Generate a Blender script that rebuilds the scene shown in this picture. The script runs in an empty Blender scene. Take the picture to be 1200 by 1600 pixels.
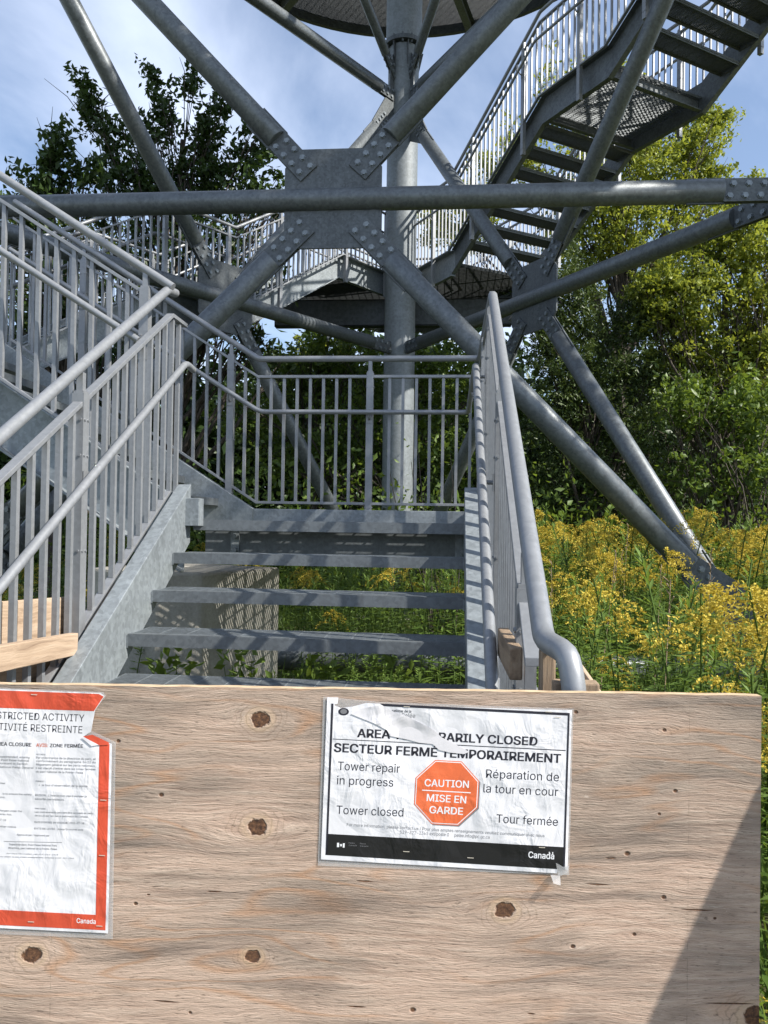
import bpy, math, random
import numpy as np
from mathutils import Vector, Matrix
random.seed(7); RNG = np.random.default_rng(11)
rad = math.radians
scene = bpy.context.scene

# ------------------------------------------------------------------ camera
CAM_POS = np.array([-.065, -4.124, 1.536]); YAW, PITCH, ROLL = rad(5.06), rad(.9), rad(.88)
_f = np.array([-math.sin(YAW)*math.cos(PITCH), math.cos(YAW)*math.cos(PITCH), math.sin(PITCH)])
_r = np.array([math.cos(YAW), math.sin(YAW), 0.]); _u = np.cross(_r, _f)
CR = math.cos(ROLL)*_r + math.sin(ROLL)*_u; CU = -math.sin(ROLL)*_r + math.cos(ROLL)*_u; CF = _f
cd = bpy.data.cameras.new('camera'); cam = bpy.data.objects.new('camera', cd); scene.collection.objects.link(cam)
M = Matrix.Identity(4)
for i in range(3):
    M[i][0] = CR[i]; M[i][1] = CU[i]; M[i][2] = -CF[i]; M[i][3] = CAM_POS[i]
cam.matrix_world = M
cd.sensor_fit = 'VERTICAL'; cd.sensor_height = 24; cd.lens = 18; cd.clip_start = .05; cd.clip_end = 900
scene.camera = cam
scene.render.resolution_x, scene.render.resolution_y = 768, 1024

# ------------------------------------------------------------------ light
SUN = np.array([.717, -.234, .656]); SUN /= np.linalg.norm(SUN)
sl = bpy.data.lights.new('sun', 'SUN'); sl.energy = 5.0; sl.angle = rad(.5); sl.color = (1, .95, .87)
so = bpy.data.objects.new('sun', sl); scene.collection.objects.link(so)
so.rotation_euler = Vector(SUN).to_track_quat('Z', 'Y').to_euler()
w = bpy.data.worlds.new('World'); scene.world = w; w.use_nodes = True
nt = w.node_tree; nt.nodes.clear()
out = nt.nodes.new('ShaderNodeOutputWorld'); bg = nt.nodes.new('ShaderNodeBackground')
sky = nt.nodes.new('ShaderNodeTexSky'); sky.sky_type = 'NISHITA'; sky.sun_disc = False
sky.sun_elevation = math.asin(SUN[2]); sky.sun_rotation = math.atan2(SUN[0], SUN[1])
sky.air_density = 1.0; sky.dust_density = .7; sky.ozone_density = 2.6; sky.altitude = 170
tc = nt.nodes.new('ShaderNodeTexCoord')
sep = nt.nodes.new('ShaderNodeSeparateXYZ'); nt.links.new(tc.outputs['Generated'], sep.inputs[0])
def wmath(op, a, b=None, clamp=False):
    n = nt.nodes.new('ShaderNodeMath'); n.operation = op; n.use_clamp = clamp
    for i, v in enumerate((a, b)):
        if v is None: continue
        if isinstance(v, (int, float)): n.inputs[i].default_value = v
        else: nt.links.new(v, n.inputs[i])
    return n.outputs[0]
den = wmath('ADD', wmath('MAXIMUM', sep.outputs[2], 0.), .16)
cmb = nt.nodes.new('ShaderNodeCombineXYZ')
nt.links.new(wmath('DIVIDE', sep.outputs[0], den), cmb.inputs[0]); nt.links.new(wmath('DIVIDE', sep.outputs[1], den), cmb.inputs[1])
mp = nt.nodes.new('ShaderNodeMapping'); mp.inputs['Scale'].default_value = (1.0, .55, 1); mp.inputs['Rotation'].default_value = (0, 0, .5)
mp.inputs['Location'].default_value = (4.3, 1.9, 0)
nt.links.new(cmb.outputs[0], mp.inputs[0])
nz = nt.nodes.new('ShaderNodeTexNoise'); nz.inputs['Scale'].default_value = 1.3; nz.inputs['Detail'].default_value = 7; nz.inputs['Roughness'].default_value = .55
nz.inputs['Distortion'].default_value = .5
nt.links.new(mp.outputs[0], nz.inputs['Vector'])
rp = nt.nodes.new('ShaderNodeValToRGB'); rp.color_ramp.elements[0].position = .38; rp.color_ramp.elements[1].position = .78
rp.color_ramp.elements[0].color = (0, 0, 0, 1); rp.color_ramp.elements[1].color = (.85, .85, .85, 1)
nt.links.new(nz.outputs['Fac'], rp.inputs[0])
# thin cloud gathers towards the horizon
hz = wmath('MULTIPLY', wmath('SUBTRACT', .62, sep.outputs[2], True), 1.5)
cf = wmath('ADD', wmath('ADD', wmath('MULTIPLY', rp.outputs[0], .62), wmath('MULTIPLY', hz, rp.outputs[0])), .09, True)
mx = nt.nodes.new('ShaderNodeMixRGB'); mx.inputs[2].default_value = (7.0, 7.7, 9.2, 1)
nt.links.new(cf, mx.inputs[0]); nt.links.new(sky.outputs[0], mx.inputs[1])
nt.links.new(mx.outputs[0], bg.inputs[0]); bg.inputs[1].default_value = .112
nt.links.new(bg.outputs[0], out.inputs[0])
vs = scene.view_settings; vs.view_transform = 'Standard'; vs.look = 'None'; vs.exposure = .75; vs.gamma = 1; vs.use_curve_mapping = False
scene.render.engine = 'CYCLES'
try: scene.cycles.use_denoising = True
except Exception: pass

# ------------------------------------------------------------------ helpers
def ray(px, py):
    return CF + CR*(px-600)/1200. + CU*(800-py)/1200.
def at(px, py, depth): return CAM_POS + ray(px, py)*depth          # a point at a distance along the view axis
def on_plane(px, py, p0, n):
    d = ray(px, py); t = ((np.array(p0)-CAM_POS) @ n)/(d @ np.array(n)); return CAM_POS + t*d

COL = scene.collection
def V(*a): return np.array(a, float)
def unit(v): v = np.array(v, float); return v/np.linalg.norm(v)

class MB:
    """collects polygons, builds ONE mesh"""
    def __init__(s): s.v = []; s.f = []; s.sm = []; s.mi = []; s.cur = 0
    def add(s, vs_, fs, smooth=False):
        o = len(s.v); s.v += [tuple(map(float, p)) for p in vs_]
        for f in fs: s.f.append(tuple(i+o for i in f)); s.sm.append(smooth); s.mi.append(s.cur)
    def box(s, c, size, ax=None):
        c = np.array(c, float); h = np.array(size, float)/2
        ax = np.eye(3) if ax is None else np.array(ax, float)
        P = [c + ax[0]*h[0]*i + ax[1]*h[1]*j + ax[2]*h[2]*k for i in (-1, 1) for j in (-1, 1) for k in (-1, 1)]
        s.add(P, [(0, 1, 3, 2), (4, 6, 7, 5), (0, 4, 5, 1), (2, 3, 7, 6), (0, 2, 6, 4), (1, 5, 7, 3)])
    def beam(s, a, b, w_, h_, up=(0, 0, 1)):
        a, b = np.array(a, float), np.array(b, float); d = unit(b-a); x = unit(np.cross(d, up)); z = np.cross(x, d)
        s.box((a+b)/2, (np.linalg.norm(b-a), w_, h_), (d, x, z))
    def tube(s, path, r, n=16, caps=True, smooth=True):
        P = [np.array(p, float) for p in path]; m = len(P)
        rr = r if hasattr(r, '__len__') else [r]*m
        T = [unit(P[min(i+1, m-1)]-P[max(i-1, 0)]) for i in range(m)]
        ref = V(0, 0, 1) if abs(T[0][2]) < .9 else V(1, 0, 0)
        x = unit(np.cross(T[0], ref)); vs_ = []
        for i in range(m):
            x = unit(x - T[i]*(x @ T[i])); y = np.cross(T[i], x)
            k = 1.
            if 0 < i < m-1:
                c = float(np.clip(unit(P[i]-P[i-1]) @ unit(P[i+1]-P[i]), -1, 1)); k = 1.0
            for j in range(n):
                a = 2*math.pi*j/n; vs_.append(P[i] + rr[i]*(x*math.cos(a)+y*math.sin(a)))
        fs = [(i*n+j, i*n+(j+1) % n, (i+1)*n+(j+1) % n, (i+1)*n+j) for i in range(m-1) for j in range(n)]
        s.add(vs_, fs, smooth)
        if caps:
            s.add(vs_[:n], [tuple(range(n))[::-1]]); s.add(vs_[-n:], [tuple(range(n))])
    def sweep(s, path, sec, mirror=False):
        """sec: (right offset, vertical offset) polygon, mitred in plan"""
        P = [np.array(p, float) for p in path]; m = len(P); D = []
        for i in range(m-1):
            d = P[i+1]-P[i]; D.append(unit((d[0], d[1], 0)))
        vs_ = []; k = len(sec)
        for i in range(m):
            n1 = D[max(i-1, 0)]; n2 = D[min(i, m-2)]
            a = V(n1[1], -n1[0], 0); b = V(n2[1], -n2[0], 0); mm = a+b; mm = mm/max(1e-6, (mm @ mm)/2)
            for (o, z) in sec: vs_.append(P[i] + mm*o + V(0, 0, z))
        fs = [(i*k+j, i*k+(j+1) % k, (i+1)*k+(j+1) % k, (i+1)*k+j) for i in range(m-1) for j in range(k)]
        fs += [tuple(range(k))[::-1], tuple(range((m-1)*k, m*k))]
        s.add(vs_, fs)
    def plate(s, pts, n, t):
        """flat polygon with thickness t along +-n/2"""
        pts = [np.array(p, float) for p in pts]; n = unit(n)*t/2; k = len(pts)
        s.add([p-n for p in pts]+[p+n for p in pts],
              [tuple(range(k))[::-1], tuple(range(k, 2*k))] + [(i, (i+1) % k, k+(i+1) % k, k+i) for i in range(k)])
    def mesh(s, name, mats):
        me = bpy.data.meshes.new(name); me.from_pydata(s.v, [], s.f)
        for m_ in (mats if isinstance(mats, (list, tuple)) else [mats]): me.materials.append(m_)
        me.polygons.foreach_set('use_smooth', s.sm); me.polygons.foreach_set('material_index', s.mi)
        me.update()
        bmx = __import__('bmesh').new(); bmx.from_mesh(me); __import__('bmesh').ops.recalc_face_normals(bmx, faces=bmx.faces); bmx.to_mesh(me); bmx.free()
        return me
    def build(s, name, mats, parent=None, bevel=0):
        return put(name, s.mesh(name, mats), parent, bevel=bevel)

def put(name, me, parent=None, loc=None, rotz=None, mat=None, bevel=0):
    o = bpy.data.objects.new(name, me); COL.objects.link(o)
    if mat is not None: o.matrix_world = mat
    else:
        if loc is not None: o.location = loc
        if rotz is not None: o.rotation_euler = (0, 0, rotz)
    if parent is not None:
        o.parent = parent; o.matrix_parent_inverse = world_of(parent).inverted()
    if bevel:
        b = o.modifiers.new('bevel', 'BEVEL'); b.width = bevel; b.segments = 2; b.limit_method = 'ANGLE'; b.angle_limit = rad(40)
    return o
def world_of(o):
    m = o.matrix_basis.copy()
    if o.parent is not None: m = world_of(o.parent) @ o.matrix_parent_inverse @ m
    return m
def tag(o, label=None, cat=None, group=None, kind=None):
    if label: o['label'] = label
    if cat: o['category'] = cat
    if group: o['group'] = group
    if kind: o['kind'] = kind
    return o
def thing(name, label, cat, loc=(0, 0, 0), group=None):
    o = bpy.data.objects.new(name, None); o.empty_display_size = .2; COL.objects.link(o); o.location = loc
    return tag(o, label, cat, group)
def fillet(path, r, k=4):
    P = [np.array(p, float) for p in path]; o = [P[0]]
    for i in range(1, len(P)-1):
        a = unit(P[i-1]-P[i]); b = unit(P[i+1]-P[i])
        rr = min(r, .45*np.linalg.norm(P[i-1]-P[i]), .45*np.linalg.norm(P[i+1]-P[i]))
        for t in np.linspace(0, 1, k+1):
            o.append((1-t)**2*(P[i]+a*rr) + 2*t*(1-t)*P[i] + t*t*(P[i]+b*rr))
    o.append(P[-1]); return o

# ------------------------------------------------------------------ materials
class NT:
    def __init__(s, name):
        s.m = bpy.data.materials.new(name); s.m.use_nodes = True; s.t = s.m.node_tree
        s.b = s.t.nodes['Principled BSDF']; s.out = s.t.nodes['Material Output']
    def n(s, typ, ins=None, **pr):
        nd = s.t.nodes.new(typ)
        for k, v in pr.items(): setattr(nd, k, v)
        for k, v in (ins or {}).items(): s.set(nd.inputs[k], v)
        return nd
    def set(s, sock, v):
        if hasattr(v, 'is_linked') or isinstance(v, bpy.types.NodeSocket): s.t.links.new(v, sock)
        else: sock.default_value = v
    def math(s, op, a, b=0., c=None, clamp=False):
        nd = s.n('ShaderNodeMath', {0: a, 1: b}, operation=op, use_clamp=clamp)
        if c is not None: s.set(nd.inputs[2], c)
        return nd.outputs[0]
    def noise(s, vec, scale, detail=4, rough=.55, dist=0.):
        return s.n('ShaderNodeTexNoise', {'Vector': vec, 'Scale': scale, 'Detail': detail, 'Roughness': rough, 'Distortion': dist}).outputs['Fac']
    def ramp(s, fac, stops):
        nd = s.n('ShaderNodeValToRGB', {0: fac}); e = nd.color_ramp.elements
        while len(e) < len(stops): e.new(.5)
        for i, (p, c) in enumerate(stops):
            e[i].position = p; e[i].color = (c if len(c) == 4 else (*c, 1)) if hasattr(c, '__len__') else (c, c, c, 1)
        return nd.outputs[0]
    def mix(s, f, a, b, mode='MIX'):
        nd = s.n('ShaderNodeMixRGB', {0: f}, blend_type=mode)
        for i, v in ((1, a), (2, b)):
            s.set(nd.inputs[i], (*v, 1) if isinstance(v, tuple) and len(v) == 3 else v)
        return nd.outputs[0]
    def bump(s, h, strength=.3, dist=.01):
        return s.n('ShaderNodeBump', {'Height': h, 'Strength': strength, 'Distance': dist}).outputs[0]
    def coords(s, kind='Object'): return s.n('ShaderNodeTexCoord').outputs[kind]
    def geo(s): return s.n('ShaderNodeNewGeometry').outputs['Position']
    def mapping(s, v, scale=(1, 1, 1), rot=(0, 0, 0), loc=(0, 0, 0)):
        return s.n('ShaderNodeMapping', {0: v, 'Scale': scale, 'Rotation': rot, 'Location': loc}).outputs[0]
    def fin(s, color=None, rough=None, metal=None, normal=None):
        for k, v in (('Base Color', color), ('Roughness', rough), ('Metallic', metal), ('Normal', normal)):
            if v is None: continue
            if isinstance(v, tuple) and len(v) == 3: v = (*v, 1)
            s.set(s.b.inputs[k], v)
        return s.m

def galv(name, base, spread=.12, metal=.55, rough=.48, scale=28., streak=.35, tint=(.90, 1., 1.06)):
    """zinc-coated steel: cloudy spangle, dull streaks, white bloom"""
    t = NT(name); p = t.geo()
    vor = t.n('ShaderNodeTexVoronoi', {'Vector': t.n('ShaderNodeVectorMath', {0: p, 1: (0, 0, 0)}, operation='ADD').outputs[0], 'Scale': scale}, feature='F1')
    sp = t.n('ShaderNodeSeparateXYZ', {0: vor.outputs['Color']}).outputs[0]
    n1 = t.noise(p, 5., 6, .62, .6); n2 = t.noise(p, 38., 5, .65, .4)
    n3 = t.noise(t.mapping(p, (14, 14, 1.6)), 1.6, 5, .6)
    f = t.math('ADD', t.math('MULTIPLY', sp, .22), t.math('MULTIPLY', n1, .40)); f = t.math('ADD', f, t.math('MULTIPLY', n2, .40))
    f = t.math('ADD', f, t.math('MULTIPLY', t.math('SUBTRACT', n3, .5), streak))
    lo = tuple(max(.01, base-spread)*c for c in tint); hi = tuple((base+spread)*c for c in tint)
    col = t.ramp(f, [(.33, lo), (.75, hi)])
    spots = t.ramp(t.noise(p, 90., 3, .6), [(.68, 0.), (.76, 1.)])
    col = t.mix(t.math('MULTIPLY', spots, .25), col, (base*.45, base*.43, base*.42))
    r = t.math('ADD', t.math('MULTIPLY', n2, .25), rough-.1)
    return t.fin(col, r, metal, t.bump(t.math('ADD', n2, t.math('MULTIPLY', n1, .6)), .12, .004))
M_TUBE = galv('galvanised_tube', .15, .045, .32, .42, 45.)
M_PLATE = galv('galvanised_plate', .115, .04, .35, .52, 55.)
M_NOSE = galv('galvanised_nosing', .17, .04, .35, .5, 60.)
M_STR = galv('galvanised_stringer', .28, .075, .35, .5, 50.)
M_USTR = galv('galvanised_stringer_shade', .15, .05, .35, .52, 50.)  # same steel as the lower stringers, darkened in colour for the shade higher up
M_UGRATE = galv('galvanised_grating_shade', .14, .04, .35, .55, 60.)  # upper grating, its shade put into the base colour
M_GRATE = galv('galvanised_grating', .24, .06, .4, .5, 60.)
M_COL = galv('galvanised_column', .22, .05, .2, .55, 30.)
M_BOLT = galv('zinc_bolt', .24, .06, .6, .45, 80.)
M_DARK = galv('shade_dark_steel', .085, .03, .3, .6, 20.)  # shade under the landings and deck painted into the steel colour
M_RAIL = galv('rail_aluminium_grey', .27, .03, .35, .42, 60., .1, (.96, 1, 1.05))

def wood(name, lo, hi, dark, axis=0, scale=1., rough=.8):
    t = NT(name); p = t.coords()
    sc = [30, 30, 30]; sc[axis] = 1.6
    pw = t.n('ShaderNodeVectorMath', {0: p, 1: t.n('ShaderNodeVectorMath', {0: t.n('ShaderNodeTexNoise', {'Vector': p, 'Scale': 3.}).outputs['Color'], 1: (.06, .06, .06)}, operation='MULTIPLY').outputs[0]}, operation='ADD').outputs[0]
    g = t.noise(t.mapping(pw, tuple(sc)), 1.*scale, 7, .6, .2); b = t.noise(p, 2.5, 4)
    fine = t.noise(t.mapping(pw, tuple(c*5 for c in sc)), scale, 4, .6)
    c = t.ramp(g, [(.3, dark), (.48, lo), (.72, hi)])
    c = t.mix(t.math('MULTIPLY', t.ramp(b, [(.4, 0.), (.7, 1.)]), .4), c, dark)
    return t.fin(c, rough, 0., t.bump(t.math('ADD', g, fine), .5, .004))
M_LUMBER = wood('fresh_lumber', (.42, .31, .215), (.53, .42, .31), (.24, .165, .11))
M_OLDLUM = wood('weathered_lumber', (.28, .20, .13), (.38, .29, .20), (.13, .09, .06))
t = NT('concrete'); p = t.geo(); n1 = t.noise(p, 6., 6); n2 = t.noise(p, 60., 5)
M_CONC = t.fin(t.ramp(t.math('ADD', t.math('MULTIPLY', n1, .6), t.math('MULTIPLY', n2, .4)), [(.3, (.23, .22, .19)), (.7, (.42, .40, .35))]), .9, 0., t.bump(n2, .4, .01))

def leaf_mat(name, c1, c2, trans=.35, spec=.35, rough=.45):
    t = NT(name)
    a = t.n('ShaderNodeAttribute', attribute_name='tint').outputs['Fac']
    col = t.ramp(a, [(0., c1), (1., c2)])
    t.fin(col, rough, 0.); t.b.inputs['Specular IOR Level'].default_value = spec
    tr = t.n('ShaderNodeBsdfTranslucent', {'Color': t.mix(.5, col, (c2[0]*1.5, c2[1]*1.35, c2[2]*.5))})
    ms = t.n('ShaderNodeMixShader', {0: trans, 1: t.b.outputs[0], 2: tr.outputs[0]})
    t.t.links.new(ms.outputs[0], t.out.inputs[0]); return t.m
L_DARK = leaf_mat('leaves_dark', (.022, .045, .011), (.060, .105, .026), .25)
L_MID = leaf_mat('leaves_mid', (.045, .085, .017), (.17, .25, .05), .4)
L_YEL = leaf_mat('leaves_yellow_green', (.085, .13, .02), (.34, .39, .075), .42)
L_CEDAR = leaf_mat('cedar_foliage', (.03, .055, .015), (.10, .145, .04), .2)
L_ROD = leaf_mat('goldenrod_leaves', (.06, .11, .02), (.18, .27, .065), .38)
L_FLOWER = leaf_mat('goldenrod_flowers', (.36, .28, .035), (.62, .50, .10), .25, .1, .8)
t = NT('bark'); p = t.geo(); g = t.noise(t.mapping(p, (9, 9, 2)), 3., 6)
M_BARK = t.fin(t.ramp(g, [(.35, (.035, .028, .022)), (.7, (.12, .10, .08))]), .9, 0., t.bump(g, .8, .03))
# ------------------------------------------------------------------ ground
def build_ground():
    n = 90; g = np.concatenate([-np.geomspace(400, 12, 14), np.linspace(-11, 11, 62), np.geomspace(12, 400, 14)])
    X, Y = np.meshgrid(g, g+4, indexing='ij'); k = len(g)
    Z = .035*np.sin(X*1.7+np.sin(Y*1.3))*np.cos(Y*1.1) + .02*np.sin(X*4.1+Y*3.3)
    Z = np.where((np.abs(X) > 11), 0, Z)-.02
    v = np.stack([X, Y, Z], -1).reshape(-1, 3)
    f = [(i*k+j, (i+1)*k+j, (i+1)*k+j+1, i*k+j+1) for i in range(k-1) for j in range(k-1)]
    me = bpy.data.meshes.new('ground'); me.from_pydata(v.tolist(), [], f)
    t = NT('soil_and_grass'); p = t.geo(); a = t.noise(p, .9, 6); b = t.noise(p, 22., 6, .7)
    c = t.ramp(t.math('ADD', t.math('MULTIPLY', a, .5), t.math('MULTIPLY', b, .5)), [(.35, (.05, .05, .022)), (.5, (.085, .095, .03)), (.68, (.20, .165, .09))])
    me.materials.append(t.fin(c, .95, 0., t.bump(b, .8, .03))); me.polygons.foreach_set('use_smooth', [True]*len(f))
    return tag(put('ground', me), kind='structure')
build_ground()

# ------------------------------------------------------------------ tower
CA, CB, CC = V(-5.05, 2.66, 0), V(2.93, 2.66, 0), V(-.98, 8.65, 0)
H1, H2, H3 = 4.44, 8.62, 12.6; TR = .10
tower = thing('observation_tower', 'galvanised steel lattice tower of tubes and bolted gusset plates above the stairs', 'tower', (-.98, 4.66, 0))
# hex bolt seen on both sides of a plate, along local z
def bolt_mesh(th):
    b = MB(); r = .024; h_ = th/2; v = []; rings = [(0, -h_-.018), (r, -h_-.018), (r, -h_-.004), (1.3*r, -h_-.004), (1.3*r, -h_), (.5*r, -h_), (.5*r, h_), (1.3*r, h_), (1.3*r, h_+.004), (r, h_+.004), (r, h_+.018), (0, h_+.018)]
    for rr, z in rings[1:-1]: v += [(rr*math.cos(math.pi/3*i), rr*math.sin(math.pi/3*i), z) for i in range(6)]
    k = len(rings)-2
    b.add(v, [tuple(range(6)), tuple(range(6*(k-1), 6*k))]+[(a*6+i, a*6+(i+1) % 6, a*6+6+(i+1) % 6, a*6+6+i) for a in range(k-1) for i in range(6)])
    return b.mesh('bolt', M_BOLT)
BOLT = bolt_mesh(.062)
def basis(x, y, z, loc):
    m = Matrix.Identity(4)
    for i in range(3): m[i][0] = x[i]; m[i][1] = y[i]; m[i][2] = z[i]; m[i][3] = loc[i]
    return m
def splice(p, d, n, length=.44, width=.205, into=.30, bolts=4, cols=2):
    """bolted splice: p = tube end, d = away from tube, towards the gusset; n = plate normal"""
    d, n = unit(d), unit(n); s_ = np.cross(n, d)
    m = MB()
    for sg in (-1, 1):                                     # one cover plate on each face of the gusset
        c = n*sg*.0205
        m.plate([p+c-d*.0+s_*width/2, p+c+d*length+s_*width/2, p+c+d*length-s_*width/2, p+c-s_*width/2], n, .018)
    m.plate([p-d*into+s_*(width/2+.012), p+d*.02+s_*(width/2+.012), p+d*.02-s_*(width/2+.012), p-d*into-s_*(width/2+.012)], n, .022)
    o = m.build('splice_plate', M_PLATE, tower, bevel=.002)
    for k in range(bolts):
        for c in range(cols):
            q = p + d*(.065+k*(length-.12)/(bolts-1) + (.03 if c else 0)-.012) + s_*(c-.5)*width*.52
            put('bolt', BOLT, o, mat=basis(d, s_, n, q))
    return o
def tube_part(a, b, r=TR):
    m = MB(); a, b = np.array(a, float), np.array(b, float); d = unit(b-a)
    m.tube([a, a+d*.004, (a+b)/2, b-d*.004, b], [r-.004, r, r, r, r-.004], 28); return m.build('brace_tube', M_TUBE, tower)
def gusset(c, hd, n, w_, zt, zb, cut, mirror=1):
    m = MB(); c = np.array(c, float)
    P = [(-w_, zt-cut), (-w_+cut*.8, zt), (w_-cut*.8, zt), (w_, zt-cut), (w_, zb+cut), (w_-cut*.8, zb), (-w_+cut*.8, zb), (-w_, zb+cut)]
    m.plate([c+hd*a+V(0, 0, z) for a, z in P], n, .022); return m.build('gusset_plate', M_PLATE, tower, bevel=.002)
def face(P, Q, xc, slopes, startd=.76, base_end=.85, top_end=.72, z0=H1, gw=.44):
    """one face of the tower between columns P and Q: horizontal, X brace, centre gusset"""
    d = unit(Q-P); n = V(d[1], -d[0], 0); L = np.linalg.norm(Q-P)
    c = P + d*xc + V(0, 0, z0)
    a, b = P+d*.72+V(0, 0, z0), Q-d*.72+V(0, 0, z0)
    tube_part(a, b)
    splice(a, -d, n, .50, .2, .3, 4); splice(b, d, n, .50, .2, .3, 4)
    gusset(c, d, n, gw, .46, -.44, .17)
    for (sx, sz, sl) in slopes:
        e = unit(d*sx + V(0, 0, sz*sl))
        s0 = c + e*startd
        # where the arm stops short of the column
        reach = (L-xc if sx > 0 else xc) - (base_end if sz < 0 else top_end)
        s1 = c + e*(reach/abs(e @ d))
        tube_part(s0, s1)
        splice(s0, -e, n); splice(s1, e, n, .40)
        colm = (Q if sx > 0 else P)
        # node plate on the column
        m = MB(); q = s1 + e*.2; cx = colm - d*sx*.24
        pe = np.cross(n, e); zo = 1 if pe[2] > 0 else -1; pe = pe*zo; zc = (s1 + e*(np.linalg.norm((colm-s1)[:2])-.24)/abs(e @ d))[2]
        m.plate([s1+e*.03-pe*.12, s1+e*.03+pe*.12, V(cx[0], cx[1], zc+.42), V(cx[0], cx[1], max(.14, zc-.42))], n, .021)
        m.build('node_plate', M_PLATE, tower)
    return c, d, n
cF = face(CA, CB, 3.88, [(-1, 1, 1.07), (1, 1, 1.085), (-1, -1, .97), (1, -1, 1.03)], base_end=.97)
face(CA, CC, 3.58, [(-1, 1, 1.235), (1, 1, 1.175), (-1, -1, 1.2), (1, -1, 1.29)])
face(CC, CB, 3.50, [(-1, 1, 1.18), (1, 1, 1.26), (-1, -1, 1.25), (1, -1, 1.26)], base_end=.95)
# second level horizontals, node plates and the first arms of the next X
for (P, Q) in ((CA, CC), (CC, CB), (CA, CB)):
    d = unit(Q-P); n = V(d[1], -d[0], 0)
    a, b = P+d*.62+V(0, 0, H2), Q-d*.62+V(0, 0, H2)
    tube_part(a, b, .098); splice(a, -d, n, .34, .2, .2, 3); splice(b, d, n, .34, .2, .2, 3)
    for (K, sg) in ((P, 1), (Q, -1)):
        e = unit(d*sg + V(0, 0, 1.08)); s0 = K + d*sg*.46 + V(0, 0, 9.22); s1 = s0 + e*4.2
        tube_part(s0, s1, .075); splice(s0, -e, n, .42, .15, .28)
        m = MB(); m.plate([K+d*sg*.12+V(0, 0, 7.9), K+d*sg*.36+V(0, 0, 8.2), K+d*sg*.36+V(0, 0, 9.2), K+d*sg*.14+V(0, 0, 9.5)], n, .02)
        m.build('node_plate', M_PLATE, tower)
for K in (CA, CB, CC):
    m = MB(); m.tube([K+V(0, 0, .12), K+V(0, 0, 4), K+V(0, 0, 9.5)], .258, 40); c = m.build('column', M_COL, tower)
    m = MB(); m.tube([K+V(0, 0, 9.62), K+V(0, 0, 12.6)], .30, 40); m.build('column', M_COL, tower)
    m = MB(); m.tube([K+V(0, 0, 9.53), K+V(0, 0, 9.60)], .33, 40, smooth=False)
    for i in range(12):
        a = i*math.pi/6; q = K+V(.29*math.cos(a), .29*math.sin(a), 0); m.tube([q+V(0, 0, 9.49), q+V(0, 0, 9.64)], .02, 6, smooth=False)
    for i in range(8):
        a = i*math.pi/4+.3; e = V(math.cos(a), math.sin(a), 0); m.plate([K+e*.25+V(0, 0, 9.1), K+e*.34+V(0, 0, 9.5), K+e*.25+V(0, 0, 9.5)], V(-e[1], e[0], 0), .014)
    m.build('flange', M_PLATE, tower)
    m = MB(); m.tube([K+V(0, 0, .06), K+V(0, 0, .12)], .42, 24, smooth=False); m.build('base_plate', M_PLATE, tower)
# low tie tube between the front columns
tube_part(CA+V(.3, 0, .33), CB+V(-.3, 0, .33), .11)
for K, lb in ((CB, 'pale concrete footing pad in the goldenrod under the right tower legs'), (CC, 'concrete footing pad under the rear column behind the landing'), (CA, 'concrete footing pad under the left tower legs')):
    m = MB(); m.box(K+V(0, 0, .02), (1.9, 1.9, .12)); o = m.build('concrete_footing', M_CONC, bevel=.02); tag(o, lb, 'footing')

# ------------------------------------------------------------------ stairs
RISE, RUN = .171, .271
def channel(w_=.075, t_=.010, top=.12, bot=-.2, sg=1):
    s_ = [(0, top), (w_, top), (w_, top-t_*1.2), (t_, top-t_*1.2), (t_, bot+t_*1.2), (w_, bot+t_*1.2), (w_, bot), (0, bot)]
    return [(a*sg, b) for a, b in s_]
def grating(m, o, ax, ay, wx, wy, pitch=.018, cross=.10, h=.028, t_=.0045):
    """bars along ax (length wx), repeated along ay (wy); top at o's height"""
    o = np.array(o, float); z = V(0, 0, 1)
    n = int(wy/pitch)
    for i in range(n+1): m.box(o+ay*(wy*i/n)+ax*wx/2-z*h/2, (wx, t_, h), (ax, ay, z))
    k = int(wx/cross)
    for i in range(k+1): m.box(o+ax*(wx*i/k)+ay*wy/2-z*.005, (.006, wy, .009), (ax, ay, z))
def tread_meshes(width):
    m = MB(); grating(m, (0, .012, 0), V(1, 0, 0), V(0, 1, 0), width, RUN-.012, .0185, .117)
    m.box((.004, RUN/2, -.03), (.006, RUN, .056)); m.box((width-.004, RUN/2, -.03), (.006, RUN, .056))
    g = m.mesh('tread', M_GRATE)
    m = MB(); m.box((width/2, .006, -.025), (width-.012, .007, .052)); m.box((width/2, .022, .002), (width-.012, .034, .004))
    m.box((width/2, RUN-.006, -.025), (width-.012, .006, .045))
    return g, m.mesh('nosing', M_NOSE)
TREAD, NOSING = tread_meshes(1.5)
UT, UN = TREAD.copy(), NOSING.copy(); UT.materials[0] = M_UGRATE; UN.materials[0] = M_USTR
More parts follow.
